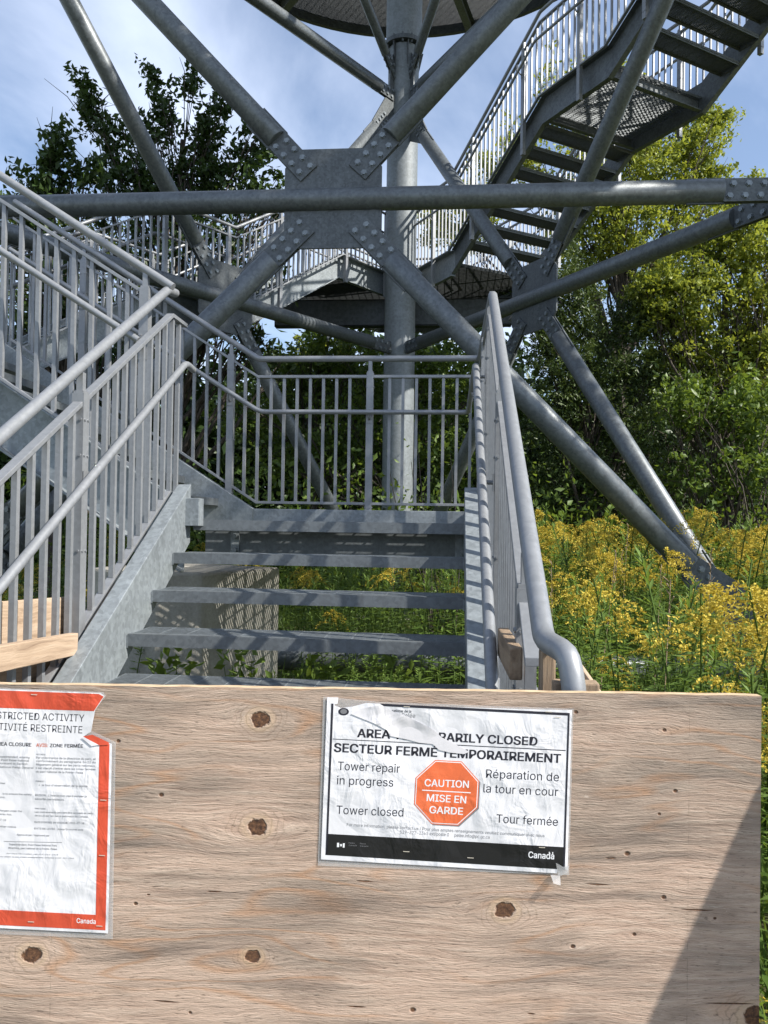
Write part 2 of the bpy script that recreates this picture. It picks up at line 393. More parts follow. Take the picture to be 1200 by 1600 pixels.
def stair(name, label, P0, heading, z0, segs, towerside, shift=1, tops=(.13, .13), bot=-.2, sides=(1, 1), ext=(0, 0), channel_w=.075):
    """P0: tread-end point on the LEFT of the ascending direction at the first kink. Width 1.5 to the right."""
    h = V(math.sin(heading), math.cos(heading), 0); r = V(h[1], -h[0], 0)
    root = thing(name, label, 'stairs', tuple(P0+V(0, 0, z0)))
    base = [P0 - h*ext[0] + V(0, 0, z0)] if ext[0] else []
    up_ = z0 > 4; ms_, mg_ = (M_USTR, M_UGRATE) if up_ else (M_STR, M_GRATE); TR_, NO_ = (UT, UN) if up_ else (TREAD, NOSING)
    base.append(P0 + V(0, 0, z0)); s, z = 0., z0; rz = math.atan2(r[1], r[0])
    plats = []
    for kind, v in segs:
        if kind == 'up':
            for j in range(1, v):
                q = P0 + h*(s+(j-1+shift)*RUN) + V(0, 0, z+j*RISE)
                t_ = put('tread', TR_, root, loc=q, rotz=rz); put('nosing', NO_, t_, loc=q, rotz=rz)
            s += v*RUN; z += v*RISE
        else:
            plats.append((s-RUN*(1-shift), s+v, z)); s += v
        base.append(P0 + h*s + V(0, 0, z))
    if ext[1]: base.append(P0 + h*(s+ext[1]) + V(0, 0, z))
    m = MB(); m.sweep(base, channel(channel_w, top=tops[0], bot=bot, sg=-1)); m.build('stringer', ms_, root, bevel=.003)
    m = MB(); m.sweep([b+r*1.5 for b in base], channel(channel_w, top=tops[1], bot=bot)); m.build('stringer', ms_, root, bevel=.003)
    for (a, b, zz) in plats:
        m = MB(); grating(m, P0+h*a+V(0, 0, zz), r, h, 1.5, b-a, .034, .075, .03, .007); m.build('platform_grating', mg_, root)
        for q in (a+.02, b-.05):
            m = MB(); o = P0+h*q+V(0, 0, zz-.032); m.box(o+r*.75-V(0, 0, .07), (1.49, .01, .14), (r, h, V(0, 0, 1))); m.box(o+r*.75-V(0, 0, .138)+h*.03, (1.49, .06, .01), (r, h, V(0, 0, 1)))
            m.build('cross_channel', ms_, root)
    return root, base, h, r
# flight 1: rises away from the viewer to the first landing
st1 = stair('stair_flight', 'lowest open grating stair flight rising straight ahead behind the plywood', V(-1.5, -9*RUN, 0), 0., 0., [('up', 9)], 1, shift=1, tops=(.20, .20), bot=-.12)
# first landing
L1 = thing('stair_landing', 'first grating landing at the head of the lowest flight', 'landing', (-.75, .9, 1.54))
m = MB(); grating(m, (-1.5, .012, 1.54), V(1, 0, 0), V(0, 1, 0), 1.53, 1.68, .0185, .117); m.build('platform_grating', M_GRATE, L1)
m = MB(); m.box((-.737, .0, 1.54-.026), (1.49, .008, .054)); m.box((-.737, .018, 1.543), (1.49, .034, .004)); m.build('nosing', M_NOSE, L1)
m = MB(); m.box((-.735, .27, 1.54-.03-.1), (1.53, .012, .2)); m.box((-.735, .305, 1.54-.03-.195), (1.53, .07, .01)); m.box((-.735, .305, 1.54-.035), (1.53, .07, .01)); m.build('front_beam', M_NOSE, L1)
m = MB(); m.sweep([V(-1.598, 1.70, 1.54), V(.035, 1.70, 1.54)], channel(.075, top=.10, bot=-.2, sg=-1)); m.build('edge_channel', M_STR, L1, bevel=.003)
m = MB(); m.sweep([V(.035, 1.69, 1.54), V(.035, -.1, 1.54)], channel(.075, top=.10, bot=-.2, sg=-1)); m.build('edge_channel', M_STR, L1, bevel=.003)
for x in (-1.32, -.02):                                          # angle clips with two bolts each
    m = MB(); m.box((x, .255, 1.41), (.05, .012, .16)); o = m.build('bolted_clip', M_STR, L1)
    for z in (1.37, 1.45): m = MB(); m.tube([V(x, .25, z), V(x, .225, z)], .017, 8); m.build('bolt', M_BOLT, o)
# end cap plate where flight 1's left stringer meets the landing
m = MB(); m.box((-1.475, -.045, 1.585), (.10, .08, .15)); m.build('stringer_cap', M_STR, L1, bevel=.003)

# flight 2: to the left along the front of the tower
z2 = 1.54
st2 = stair('stair_flight', 'second stair flight climbing to the left from the first landing', V(-1.6, .20, 0), rad(-90), z2, [('up', 8)], 1, tops=(.10, .10), bot=-.30, ext=(.0, 0))
# flight 2's right side (ascending) lies at Y = 1.56 ; the far one
z3 = z2+8*RISE; hA = math.atan2(.562, .827)
L3 = thing('stair_landing', 'landing at the left tower corner where the second flight ends', 'landing', (-4.8, 1.5, z3))
K3 = V(-1.944, 7.93, 0); hd = V(.562, .827, 0); no = V(-.827, .562, 0)
S3 = K3 - hd*(16*RUN+1.2)
z4 = z3+16*RISE
poly = [V(-3.76, .12, 0), V(-3.76, 1.72, 0), V(-4.3, 2.05, 0), S3, S3+no*1.5, V(-7.1, 2.6, 0), V(-6.6, .06, 0)]
def bar_platform(poly, z, ax, parent, pitch=.022, cross=.12, h=.045):
    """grating clipped to a convex polygon"""
    ay = V(-ax[1], ax[0], 0); P = [(p @ ax, p @ ay) for p in poly]; m = MB()
    def clip(c, k):
        xs = []
        for i in range(len(P)):
            a, b = P[i], P[(i+1) % len(P)]; ca, cb = a[k], b[k]
            if (ca-c)*(cb-c) < 0: t_ = (c-ca)/(cb-ca); xs.append(a[1-k]+t_*(b[1-k]-a[1-k]))
        xs.sort(); return [(xs[i], xs[i+1]) for i in range(0, len(xs)-1, 2)]
    lo, hi = min(p[1] for p in P), max(p[1] for p in P); c = lo+pitch/2
    while c < hi:
        for a, b in clip(c, 1): m.box(ax*(a+b)/2+ay*c+V(0, 0, z-.015), (b-a, .006, h), (ax, ay, V(0, 0, 1)))
        c += pitch
    lo, hi = min(p[0] for p in P), max(p[0] for p in P); c = lo+cross/2
    while c < hi:
        for a, b in clip(c, 0): m.box(ay*(a+b)/2+ax*c+V(0, 0, z-.006), (.006, b-a, .009), (ax, ay, V(0, 0, 1)))
        c += cross
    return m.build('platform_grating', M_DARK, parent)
bar_platform(poly, z3, V(1, 0, 0), L3)
m = MB(); m.sweep([p+V(0, 0, z3) for p in poly[1:4]], channel(.075, top=.1, bot=-.25, sg=-1)); m.build('edge_channel', M_STR, L3)
m = MB(); m.sweep([p+V(0, 0, z3) for p in (poly[4], poly[5], poly[6], poly[0])], channel(.075, top=.1, bot=-.25, sg=-1)); m.build('edge_channel', M_STR, L3)
# flight 3 (two runs and a platform) beyond the left face; tread-end point on the left = outer side
st3 = stair('stair_flight', 'stair flight beyond the left tower face with a level platform halfway', S3+no*1.5, hA, z3, [('up', 8), ('flat', 1.2), ('up', 8)], 1, tops=(.16, .18), bot=-.20, ext=(0, 0))
# flight 5
h5 = V(.539, -.842, 0); n5 = V(-.842, -.539, 0); K5 = CC - n5*.35 + h5*1.15; hB = math.atan2(.539, -.842)
st5 = stair('stair_flight', 'long upper stair flight climbing to the upper right with a grated platform halfway', K5-n5*1.5, hB, z4, [('up', 8), ('flat', 1.2), ('up', 8)], 1, tops=(.19, .19), bot=-.20)
z6 = z4+16*RISE
# landing 4 wraps behind the rear column
L4 = thing('stair_landing', 'dark landing wrapped behind the rear tower column at mid height', 'landing', (-.9, 10, z4))
apex = V(-.93, 9.45, 0)
def isect(p, d, q, e):
    A_ = np.array([[d[0], -e[0]], [d[1], -e[1]]]); t_ = np.linalg.solve(A_, (q-p)[:2]); return p+d*t_[0]
apex = isect(K3, hd, K5, -h5)
Lo = K3+no*1.58; Ro = K5-n5*1.58; Yc = 11.3
lo2 = Lo+hd*((Yc-Lo[1])/hd[1]); ro2 = Ro-h5*((Yc-Ro[1])/-h5[1])
mid = V(apex[0], Yc, 0)
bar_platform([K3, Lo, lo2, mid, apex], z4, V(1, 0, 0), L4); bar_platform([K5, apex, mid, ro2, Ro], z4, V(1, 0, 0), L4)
m = MB(); m.sweep([K3+V(0, 0, z4), apex+V(0, 0, z4), K5+V(0, 0, z4)], channel(.075, top=.18, bot=-.22, sg=1)); m.build('edge_channel', M_STR, L4, bevel=.003)
m = MB(); m.sweep([Lo+V(0, 0, z4), lo2+V(0, 0, z4), ro2+V(0, 0, z4), Ro+V(0, 0, z4)], channel(.075, top=.14, bot=-.22, sg=-1)); m.build('edge_channel', M_STR, L4, bevel=.003)
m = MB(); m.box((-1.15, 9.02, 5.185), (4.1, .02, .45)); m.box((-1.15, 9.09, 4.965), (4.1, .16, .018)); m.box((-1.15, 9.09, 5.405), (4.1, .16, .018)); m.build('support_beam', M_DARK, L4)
m = MB()
for x in (-2.6, -.93, .7): m.box((x, 10.6, 5.28), (.012, 1.3, .16))
m.build('joist', M_USTR, L4)
m = MB(); m.box((-.98, 9.43, 5.28), (.3, 1.03, .24)); m.build('bracket', M_DARK, L4)
# landing 6 and flight 7 above the front face (out of the picture, they shade the tower)
K6 = K5 + h5*(16*RUN+1.2)
L6 = thing('stair_landing', 'high landing at the right tower corner above the picture', 'landing', (3.5, 1.8, z6))
p6 = [K6, K6-n5*1.5, V(5.4, 1.6, 0), V(4.9, .3, 0), V(2.7, .3, 0), V(2.7, 1.9, 0)]
bar_platform(p6, z6, V(1, 0, 0), L6)
m = MB(); m.sweep([p+V(0, 0, z6) for p in p6[1:5]], channel(.075, top=.14, bot=-.22, sg=-1)); m.build('edge_channel', M_STR, L6)
st7 = stair('stair_flight', 'stair flight climbing left high above the front of the tower', V(2.7, .35, 0), rad(-90), z6, [('up', 8), ('flat', 1.2), ('up', 8)], 1)

# ------------------------------------------------------------------ guard railings
def bal_mesh(lo, hi, w_=.022):
    m = MB(); m.box((0, 0, (lo+hi)/2), (w_, w_, hi-lo)); return m.mesh('baluster', M_RAIL)
BAL = bal_mesh(.155, 1.125)
def post_mesh(lo=-.28):
    m = MB(); m.box((0, 0, (lo+1.16)/2), (.052, .052, 1.16-lo)); m.box((0, 0, 1.165), (.044, .044, .012)); m.box((0, 0, 1.205), (.028, .028, .09))
    for z in (-.2, .12, .5, .9, 1.05):
        for x in (-.014, .014):
            for sg in (-1, 1): m.tube([V(x, sg*.026, z), V(x, sg*.031, z)], .006, 6, smooth=False)
            for sg in (-1, 1): m.tube([V(sg*.026, x, z), V(sg*.031, x, z)], .006, 6, smooth=False)
    return m.mesh('post', M_RAIL)
POST = post_mesh()
def guard(name, label, pts, posts, gside, pitch=.105, pipe=None, grip=None, s_from=0., s_to=None, phase=.05, bolted=True, grip_pts=None, flat=True):
    """pts: base line (x, y, z of the walking line). gside: +1 grip on the right of the path, -1 left, 0 none"""
    P = [np.array(p, float) for p in pts]
    root = thing(name, label, 'railing', tuple(P[0]))
    up = lambda z: V(0, 0, z)
    m = MB(); m.sweep([p+up(1.13) for p in P], [(-.021, -.011), (.021, -.011), (.021, .011), (-.021, .011)]); m.build('top_rail', M_RAIL, root, bevel=.002)
    m = MB(); m.sweep([p+up(.15) for p in P], [(-.02, -.010), (.02, -.010), (.02, .010), (-.02, .010)]); m.build('bottom_rail', M_RAIL, root, bevel=.002)
    pp = pipe if pipe is not None else [p+up(1.27) for p in P]
    m = MB(); m.tube(fillet(pp, .028, 3), .0235, 20); m.build('handrail_pipe', M_RAIL, root)
    # offset line for the grip rail
    if gside:
        if grip_pts is None:
            D = [unit((P[i+1]-P[i])*V(1, 1, 0)) for i in range(len(P)-1)]; G = []
            for i in range(len(P)):
                a, b = D[max(i-1, 0)], D[min(i, len(D)-1)]; mm = V(a[1], -a[0], 0)+V(b[1], -b[0], 0); mm = mm/((mm @ mm)/2)
                G.append(P[i]+mm*.085*gside+up(.855))
        else: G = grip_pts
        m = MB(); m.tube(fillet(G, .05), .0185, 16); m.build('grip_rail', M_RAIL, root)
    seg = []; acc = 0
    for i in range(len(P)-1):
        L = np.linalg.norm((P[i+1]-P[i])[:2]); seg.append((acc, L, i)); acc += L
    def pos(s_):
        for a, L, i in seg:
            if s_ <= a+L+1e-6:
                t_ = (s_-a)/L; d = P[i+1]-P[i]; return P[i]+d*t_, math.atan2(d[1], d[0]), unit(d*V(1, 1, 0))
        d = P[-1]-P[-2]; return P[-1], math.atan2(d[1], d[0]), unit(d*V(1, 1, 0))
    for s_ in posts:
        q, rz, d = pos(s_); o = put('post', POST, root, loc=q, rotz=rz)
        if gside:
            rt = V(d[1], -d[0], 0)*gside
            m = MB(); a = q+rt*.02+up(.80)
            m.sweep([a, a+rt*.03, a+rt*.062], [(-.02, -.035), (.02, -.035), (.014, .035), (-.014, .035)]) if False else m.tube(fillet([a, a+rt*.05, a+rt*.065+up(.045)], .02), .009, 8)
            m.box(q+rt*.03+up(.80), (.004, .05, .07), (rt, d, V(0, 0, 1))); m.build('rail_bracket', M_RAIL, o)
    n = int((acc-phase)/pitch)+1
    for i in range(n):
        s_ = phase+i*pitch
        if s_ > acc or any(abs(s_-q) < .055 for q in posts): continue
        q, rz, d = pos(s_); put('baluster', BAL, root, loc=q, rotz=rz)
    return root
b1 = lambda y: 1.54+min(0, y)*(RISE/RUN)
# left of flight 1
XL = -1.63
guard('guard_railing', 'left railing of the lowest flight in front, with light grey handrails', [(XL, -2.62, b1(-2.62)), (XL, -.02, 1.54), (XL, .20, 1.54)],
      [.16, 1.60], 1, phase=.03, pitch=.1,
      pipe=[V(XL, -2.62, b1(-2.62)+1.27), V(XL, -.07, b1(-.07)+1.30), V(XL, .05, 1.54+1.275)],
      grip_pts=[V(-1.55, -2.62, b1(-2.62)+.83), V(-1.55, .02, 2.415), V(-1.55, .14, 2.40)])
# right of flight 1, round the landing and up the far side of flight 2
XR = .13; YB = 1.75; far_end = V(-3.5, YB, z3)
Gp = [V(XR, -2.30, b1(-2.30)), V(XR, -.02, 1.54), V(XR, YB, 1.54), V(-1.585, YB, 1.54), V(-3.62, YB, 1.54+2.035*.631), V(-4.3, 2.2, z3)]
guard('guard_railing', 'railing along the right of the lowest flight and round the back of the first landing',
      Gp[:4]+Gp[4:5], [.20, 1.29, 2.25, 3.0, 4.03+.857, 4.03+1.715+.238, 7.2], -1, pitch=.103, phase=.1,
      pipe=[at(900, 1085, 1.475)-V(0, 0, 1.0), at(898, 1082, 1.475), at(888, 1022, 1.50), at(850, 1000, 1.60), V(XR, -.12, b1(-.12)+1.27), V(XR, YB, 2.81), V(-1.585, YB, 2.81), V(-3.62, YB, 2.81+2.035*.631)],
      grip_pts=[V(.05, -2.55, b1(-2.55)+.83), V(.05, -.02, 2.39), V(.045, 1.665, 2.385), V(-1.55, 1.665, 2.385), V(-3.6, 1.665, 2.385+2.05*.631)])
# near side of flight 2
YN = -.07
guard('guard_railing', 'near railing of the second flight rising to the left edge', [(-1.752, YN, 1.54+.167*.631), (-3.55, YN, 1.54+1.965*.631), (-5.2, YN, 1.54+1.965*.631)],
      [.0, 1.2, 1.85, 2.8], -1, pitch=.103, phase=.10,
      pipe=[V(-1.60, YN, 1.54+1.27), V(-3.55, YN, 1.54+1.27+1.965*.631), V(-5.2, YN, 1.54+1.27+1.965*.631)])
# flight 3 both sides, with platform; landing 4 inner edge continues
def fl(P0, h, z0, off, a0=0., a1=0.):
    s8 = 8*RUN; q = [P0-h*a0+V(0, 0, z0)] if a0 else []
    q += [P0+V(0, 0, z0), P0+h*s8+V(0, 0, z0+8*RISE), P0+h*(s8+1.2)+V(0, 0, z0+8*RISE), P0+h*(2*s8+1.2)+V(0, 0, z0+16*RISE)]
    if a1: q.append(P0+h*(2*s8+1.2+a1)+V(0, 0, z0+16*RISE))
    return q
nI = V(.827, -.562, 0)
ap_in = isect(K3+nI*.13, hd, K5+n5*.13, -h5)
Lin = np.linalg.norm(ap_in-(K3+nI*.13))
guard('guard_railing', 'tower-side railing of the left flight and its platform beyond the lattice', fl(S3+nI*.13, hd, z3, 0, 0, Lin-.01)[0:],
      [.3, 2.25, 3.25, 4.2, 5.6, 6.6, 7.4], -1)
guard('guard_railing', 'outer railing of the left flight and its platform, against the trees', fl(S3+no*1.63, hd, z3, 0, 0, 0)+[V(*(lo2-no*-.05)[:2], z4), V(*(mid+V(0, .05, 0))[:2], z4)],
      [.3, 2.25, 3.25, 4.2, 5.6, 7.2, 9., 10.4], 1)
guard('guard_railing', 'tower-side railing of the long upper flight, bright against the sky', [ap_in+V(0, 0, z4)+h5*.02]+fl(K5+n5*.13, h5, z4, 0), 
      [.25, 1.05, Lin*0+2.15, 3.35, 4.45, 5.5, 6.6], 1)
guard('guard_railing', 'outer railing of the long upper flight seen through its open treads', [V(*(mid+V(.02, .05, 0))[:2], z4), V(*(ro2-n5*.05)[:2], z4)]+fl(K5-n5*1.63, h5, z4, 0),
      [.3, 1.6, 2.9, 4.2, 5.5, 6.6, 7.8, 8.9, 10.], -1)

# ------------------------------------------------------------------ viewing deck up on the rear column
deck = thing('viewing_deck', 'round grated viewing deck seen from below round the top of the rear column', 'deck', (-.98, 8.65, 12.7))
RD, ZD = 4.68, 12.72; N = 72
cir = [CC+V(RD*math.cos(2*math.pi*i/N), RD*math.sin(2*math.pi*i/N), 0) for i in range(N)]
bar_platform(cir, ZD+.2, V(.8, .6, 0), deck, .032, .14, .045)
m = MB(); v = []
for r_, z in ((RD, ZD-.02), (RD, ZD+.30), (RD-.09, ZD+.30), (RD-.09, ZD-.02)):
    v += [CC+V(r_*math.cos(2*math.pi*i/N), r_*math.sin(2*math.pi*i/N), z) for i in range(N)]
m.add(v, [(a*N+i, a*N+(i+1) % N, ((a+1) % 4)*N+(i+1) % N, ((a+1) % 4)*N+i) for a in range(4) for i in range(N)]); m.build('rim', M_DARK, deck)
for a in (20, 75, 130, 196, 243, 300, 340):
    e = V(math.cos(rad(a)), math.sin(rad(a)), 0); s_ = V(-e[1], e[0], 0); m = MB()
    for (dz, w_, h_) in ((-.13, .16, .016), (.15, .16, .016), (0, .012, .28)):
        m.box(CC+e*(RD/2+.1)+V(0, 0, ZD+.0+dz), (RD-.3, w_, h_), (e, s_, V(0, 0, 1)))
    m.build('radial_beam', M_USTR, deck)
for r_ in (1.9, 3.3):
    m = MB(); k = 14
    for i in range(k):
        a, b = 2*math.pi*i/k, 2*math.pi*(i+1)/k
        m.beam(CC+V(r_*math.cos(a), r_*math.sin(a), ZD+.08), CC+V(r_*math.cos(b), r_*math.sin(b), ZD+.08), .05, .14)
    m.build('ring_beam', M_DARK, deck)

# ------------------------------------------------------------------ concrete pier under the landing
q0 = V(-1.56, .40, 0); e = V(math.sin(rad(24)), math.cos(rad(24)), 0); s_ = V(-e[1], e[0], 0)
m = MB(); P = [q0, q0+e*.78, q0+e*.78+s_*.9, q0+s_*.9-e*.1, q0+s_*.22-e*.16]
m.plate([p+V(0, 0, .6) for p in P], V(0, 0, 1), 1.25); tag(m.build('concrete_pier', M_CONC, bevel=.02), 'striped sunlit concrete pier seen through the open risers', 'pier')
# ------------------------------------------------------------------ plywood sheet and signs
BC = V(.5018, -2.6634, 1.2338); BX = V(math.cos(YAW), math.sin(YAW), 0); BN = V(math.sin(YAW), -math.cos(YAW), 0)   # BN faces the viewer
BMAT = basis(BX, -BN, V(0, 0, 1), BC)
def bp(px, py):
    q = on_plane(px, py, BC, BN) - BC; return V(q @ BX, 0, q[2])
def plywood_material():
    t = NT('weathered_plywood'); c = t.coords(); s = t.n('ShaderNodeSeparateXYZ', {0: c}); x, z = s.outputs[0], s.outputs[2]
    def comb(a, b): return t.n('ShaderNodeCombineXYZ', {0: a, 1: b}).outputs[0]
    mul = lambda a, b: t.math('MULTIPLY', a, b); add = lambda a, b: t.math('ADD', a, b); sub = lambda a, b: t.math('SUBTRACT', a, b)
    low = t.noise(comb(mul(x, 2.2), mul(z, 5.)), 1., 3, .5); low2 = t.noise(comb(mul(x, 7.), mul(z, 16.)), 1., 3, .5)
    zz = add(z, add(mul(sub(low, .5), .055), mul(sub(low2, .5), .010)))
    big = [(406, 1124, .0155), (402, 1292, .0165), (395, 1494, .0125), (50, 1492, .0155), (789, 1422, .016), (1181, 1588, .021)]
    small = [(212, 1412, .005), (252, 1242, .006), (1055, 1236, .0055), (1038, 1141, .005), (895, 1479, .006), (1037, 1402, .006), (980, 1334, .007), (991, 1460, .005), (645, 1578, .007), (297, 1582, .004), (1030, 1272, .004), (185, 1158, .005), (1117, 1435, .004), (900, 1113, .005)]
    g3 = t.noise(comb(mul(x, 1.7), mul(zz, 22.)), 1., 5, .55)
    kn = t.noise(c, 55., 3, .6)
    mask = None; rings = None; halo = None
    for px, py, r in big+small:
        k = bp(px, py); isb = r > .01; dx = sub(x, k[0]); dz = sub(z, k[2])
        a, b = (6.5*r, 2.4*r)
        e = t.math('EXPONENT', mul(add(mul(mul(dx, dx), 1/a**2), mul(mul(dz, dz), 1/b**2)), -1.))
        zz = sub(zz, mul(mul(dz, e), .80))
        rr = t.math('SQRT', add(mul(mul(dx, dx), 1/(r*1.2)**2), mul(mul(dz, dz), 1/(r*.98)**2)))
        if isb:
            m_ = t.math('SUBTRACT', mul(add(1.0, mul(sub(kn, .5), 1.1)), 6.), mul(rr, 6.), clamp=True)
            h_ = t.math('EXPONENT', mul(mul(sub(rr, 1.25), sub(rr, 1.25)), -9.))
            halo = h_ if halo is None else t.math('MAXIMUM', halo, h_)
            wob = add(rr, add(mul(sub(low2, .5), 2.4), mul(sub(g3, .5), 2.))); cr = t.math('SUBTRACT', mul(t.math('SINE', mul(wob, 11.)), 2.2), 1.2, clamp=True)
            cr = mul(mul(cr, t.math('SUBTRACT', 3.1, wob, clamp=True)), t.math('SUBTRACT', mul(rr, 3.), 3., clamp=True))
            rings = cr if rings is None else t.math('MAXIMUM', rings, cr)
        else: m_ = t.math('SUBTRACT', 2.0, mul(rr, 2.6), clamp=True)
        mask = m_ if mask is None else t.math('MAXIMUM', mask, m_)
    # splits: short thin dark dashes
    for px, py, wpx, tl in [(335, 1393, 13, 0), (260, 1565, 22, .06), (954, 1341, 9, 0), (934, 1382, 20, .04), (1089, 1422, 26, .02), (557, 1573, 16, .05), (570, 1377, 14, .03), (830, 1584, 7, .1), (1140, 1568, 40, 0.), (232, 1398, 3, 0)]:
        k = bp(px, py); L = wpx*1.4/1200; dx = sub(x, k[0]); dz = add(sub(z, k[2]), mul(dx, tl))
        rr = add(mul(mul(dx, dx), 1/L**2), mul(mul(dz, dz), 1/.0016**2))
        mask = t.math('MAXIMUM', mask, t.math('SUBTRACT', 1.6, mul(rr, 1.5), clamp=True))
    g1 = t.noise(comb(mul(x, 9.), mul(zz, 120.)), 1., 6, .66, .25)
    g2 = t.noise(comb(mul(x, 48.), mul(zz, 400.)), 1., 5, .65, .1)
    # contour ('cathedral') figure of the veneer
    cf = t.math('FRACT', mul(t.noise(comb(mul(x, 1.3), mul(zz, 8.5)), 1., 2, .4), 11.))
    line = t.math('SUBTRACT', 1., mul(t.math('ABSOLUTE', sub(cf, .5)), 6.), clamp=True)
    patchy = t.ramp(t.noise(comb(mul(x, 3.), mul(z, 5.)), 1., 3), [(.44, 0.), (.56, 1.)])
    wx = t.noise(comb(mul(x, 1.2), mul(z, 2.6)), 1.3, 4, .6)
    # greyer towards the exposed top edge and the left
    wy = t.noise(comb(mul(x, 1.0), mul(zz, 14.)), 1.7, 4, .55)
    grey = t.math('ADD', add(mul(z, 1.35), mul(x, -.14)), add(.66, add(mul(sub(wx, .5), 3.2), mul(sub(wy, .5), 2.6))), clamp=True)
    warm = t.ramp(g1, [(.28, (.34, .225, .165)), (.48, (.505, .36, .275)), (.70, (.63, .49, .385))])
    cold = t.ramp(g1, [(.28, (.13, .098, .075)), (.48, (.27, .21, .165)), (.72, (.42, .345, .275))])
    col = t.mix(grey, warm, cold)
    calm = t.ramp(t.noise(comb(mul(x, 2.3), mul(z, 4.1)), 1.2, 4, .6), [(.36, 0.), (.60, .8)])
    col = t.mix(calm, col, t.mix(grey, (.525, .385, .295), (.27, .215, .17)))
    blot = t.ramp(t.noise(comb(mul(x, 2.6), mul(zz, 9.)), 1.6, 5, .62, .4), [(.50, 0.), (.66, 1.)])
    col = t.mix(mul(blot, .42), col, (.205, .155, .12))
    scr = t.ramp(t.noise(comb(mul(x, 30.), mul(zz, 260.)), 1., 3, .7, .8), [(.66, 0.), (.72, 1.)]); col = t.mix(mul(scr, .5), col, (.68, .58, .49))
    for sx_ in (1075, 578, 82):                          # faint veneer joints and a ruled seam
        dx = t.math('ABSOLUTE', sub(x, bp(sx_, 1400)[0])); sm = t.math('SUBTRACT', 1., mul(dx, 900.), clamp=True)
        col = t.mix(mul(sm, mul(t.ramp(t.noise(c, 40., 3), [(.45, 0.), (.6, 1.)]), .6)), col, (.16, .12, .09))
    col = t.mix(mul(mul(line, patchy), .55), col, (.43, .215, .10))
    col = t.mix(mul(t.ramp(g3, [(.52, 0.), (.68, 1.)]), .62), col, (.11, .09, .075))
    crack = t.ramp(g2, [(.33, 1.), (.42, 0.)])
    col = t.mix(mul(crack, .75), col, (.10, .07, .05))
    flake = t.ramp(g2, [(.63, 0.), (.70, 1.)]); col = t.mix(mul(flake, .35), col, (.66, .58, .49))
    col = t.mix(mul(halo, .55), col, (.52, .37, .24)); col = t.mix(mul(rings, .38), col, (.20, .13, .085))
    kc = t.ramp(t.noise(c, 160., 4, .6), [(.35, (.045, .02, .012)), (.6, (.14, .065, .03)), (.75, (.33, .18, .09))])
    col = t.mix(mask, col, kc)
    h = add(add(mul(g1, .9), mul(g2, .75)), mul(mask, -.7))
    return t.fin(col, .82, 0., t.bump(h, .8, .0035))
PLY = plywood_material()
t = NT('plywood_edge'); s = t.n('ShaderNodeSeparateXYZ', {0: t.coords()})
lay = t.noise(t.n('ShaderNodeCombineXYZ', {0: t.math('MULTIPLY', s.outputs[0], 30.), 1: t.math('MULTIPLY', s.outputs[1], 300.), 2: t.math('MULTIPLY', s.outputs[2], 30.)}).outputs[0], 1., 3)
EDGE = t.fin(t.ramp(lay, [(.35, (.30, .19, .10)), (.6, (.62, .48, .31))]), .85, 0., t.bump(lay, .5, .002))
m = MB(); T_ = .018
NXD = 90; xs = np.linspace(-2.44, 0, NXD)
# slightly chewed top and right edges
top = .0*xs + .0004*np.array([math.sin(i*1.9)+math.sin(i*.7+2) for i in range(NXD)])
top[0] = top[-1] = -.001
vs_ = []
for y in (0., T_):
    for i in range(NXD): vs_ += [(xs[i], y, top[i]), (xs[i], y, -1.19)]
nf = NXD*2; fr = []; bk = []; tp = []; bt = []
for i in range(NXD-1):
    a = 2*i; fr.append((a, a+1, a+3, a+2)); bk.append((nf+a, nf+a+2, nf+a+3, nf+a+1)); tp.append((a, a+2, nf+a+2, nf+a)); bt.append((a+1, nf+a+1, nf+a+3, a+3))
me = bpy.data.meshes.new('plywood'); me.from_pydata(vs_, [], fr+bk+tp+bt+[(0, nf, nf+1, 1), (nf-2, nf-1, 2*nf-1, 2*nf-2)])
me.materials.append(PLY); me.materials.append(EDGE); me.polygons.foreach_set('material_index', [0]*(2*(NXD-1))+[1]*(2*(NXD-1)+2))
board = put('plywood_barrier', me, mat=BMAT); tag(board, 'large weathered plywood sheet with knots standing across the foot of the stairs', 'barrier')

def flat(name, c, rough=.6, spec=.5, bump=0, bs=60.):
    t = NT(name); nrm = None
    if bump:
        o = t.coords(); msk = t.ramp(t.noise(o, 9., 2), [(.38, .12), (.62, 1.)]); nrm = t.bump(t.math('MULTIPLY', msk, t.math('ADD', t.noise(t.mapping(o, (1, 1, .45)), bs, 3, .5, .9), t.math('MULTIPLY', t.noise(t.mapping(o, (1, 1, 1.), (0, .6, 0)), bs*.35, 3, .6, 1.2), 1.6))), bump*1.3, .006)
    n = t.noise(t.coords(), 25., 3); col = t.mix(t.math('MULTIPLY', n, .18), c, tuple(v*.75 for v in c))
    t.fin(col, rough, 0., nrm); t.b.inputs['Specular IOR Level'].default_value = spec; return t.m
P_WHITE = flat('laminated_paper', (.74, .73, .75), .28, .45, .35, 42.)
P_RED = flat('print_red', (.60, .085, .045), .3, .45, .35, 42.)
P_ORANGE = flat('print_orange', (.72, .155, .06), .3, .45, .35, 42.)
P_BLACK = flat('print_black', (.018, .018, .02), .28, .4, .35, 42.)
P_INK = flat('print_ink', (.03, .03, .04), .5, .2); P_GREY = flat('print_grey_ink', (.20, .20, .21), .5, .2)
P_REDINK = flat('print_red_ink', (.62, .14, .07), .5, .2); P_WINK = flat('print_white', (.80, .80, .82), .45, .3)
P_PEEL = flat('peeled_laminate', (.70, .68, .70), .22, .6, .6, 30.)
t = NT('clear_laminate'); tr = t.n('ShaderNodeBsdfTransparent', {0: (.95, .95, .95, 1)}); t.fin((.75, .75, .75), .18, 0., t.bump(t.noise(t.coords(), 35., 3), .3, .004))
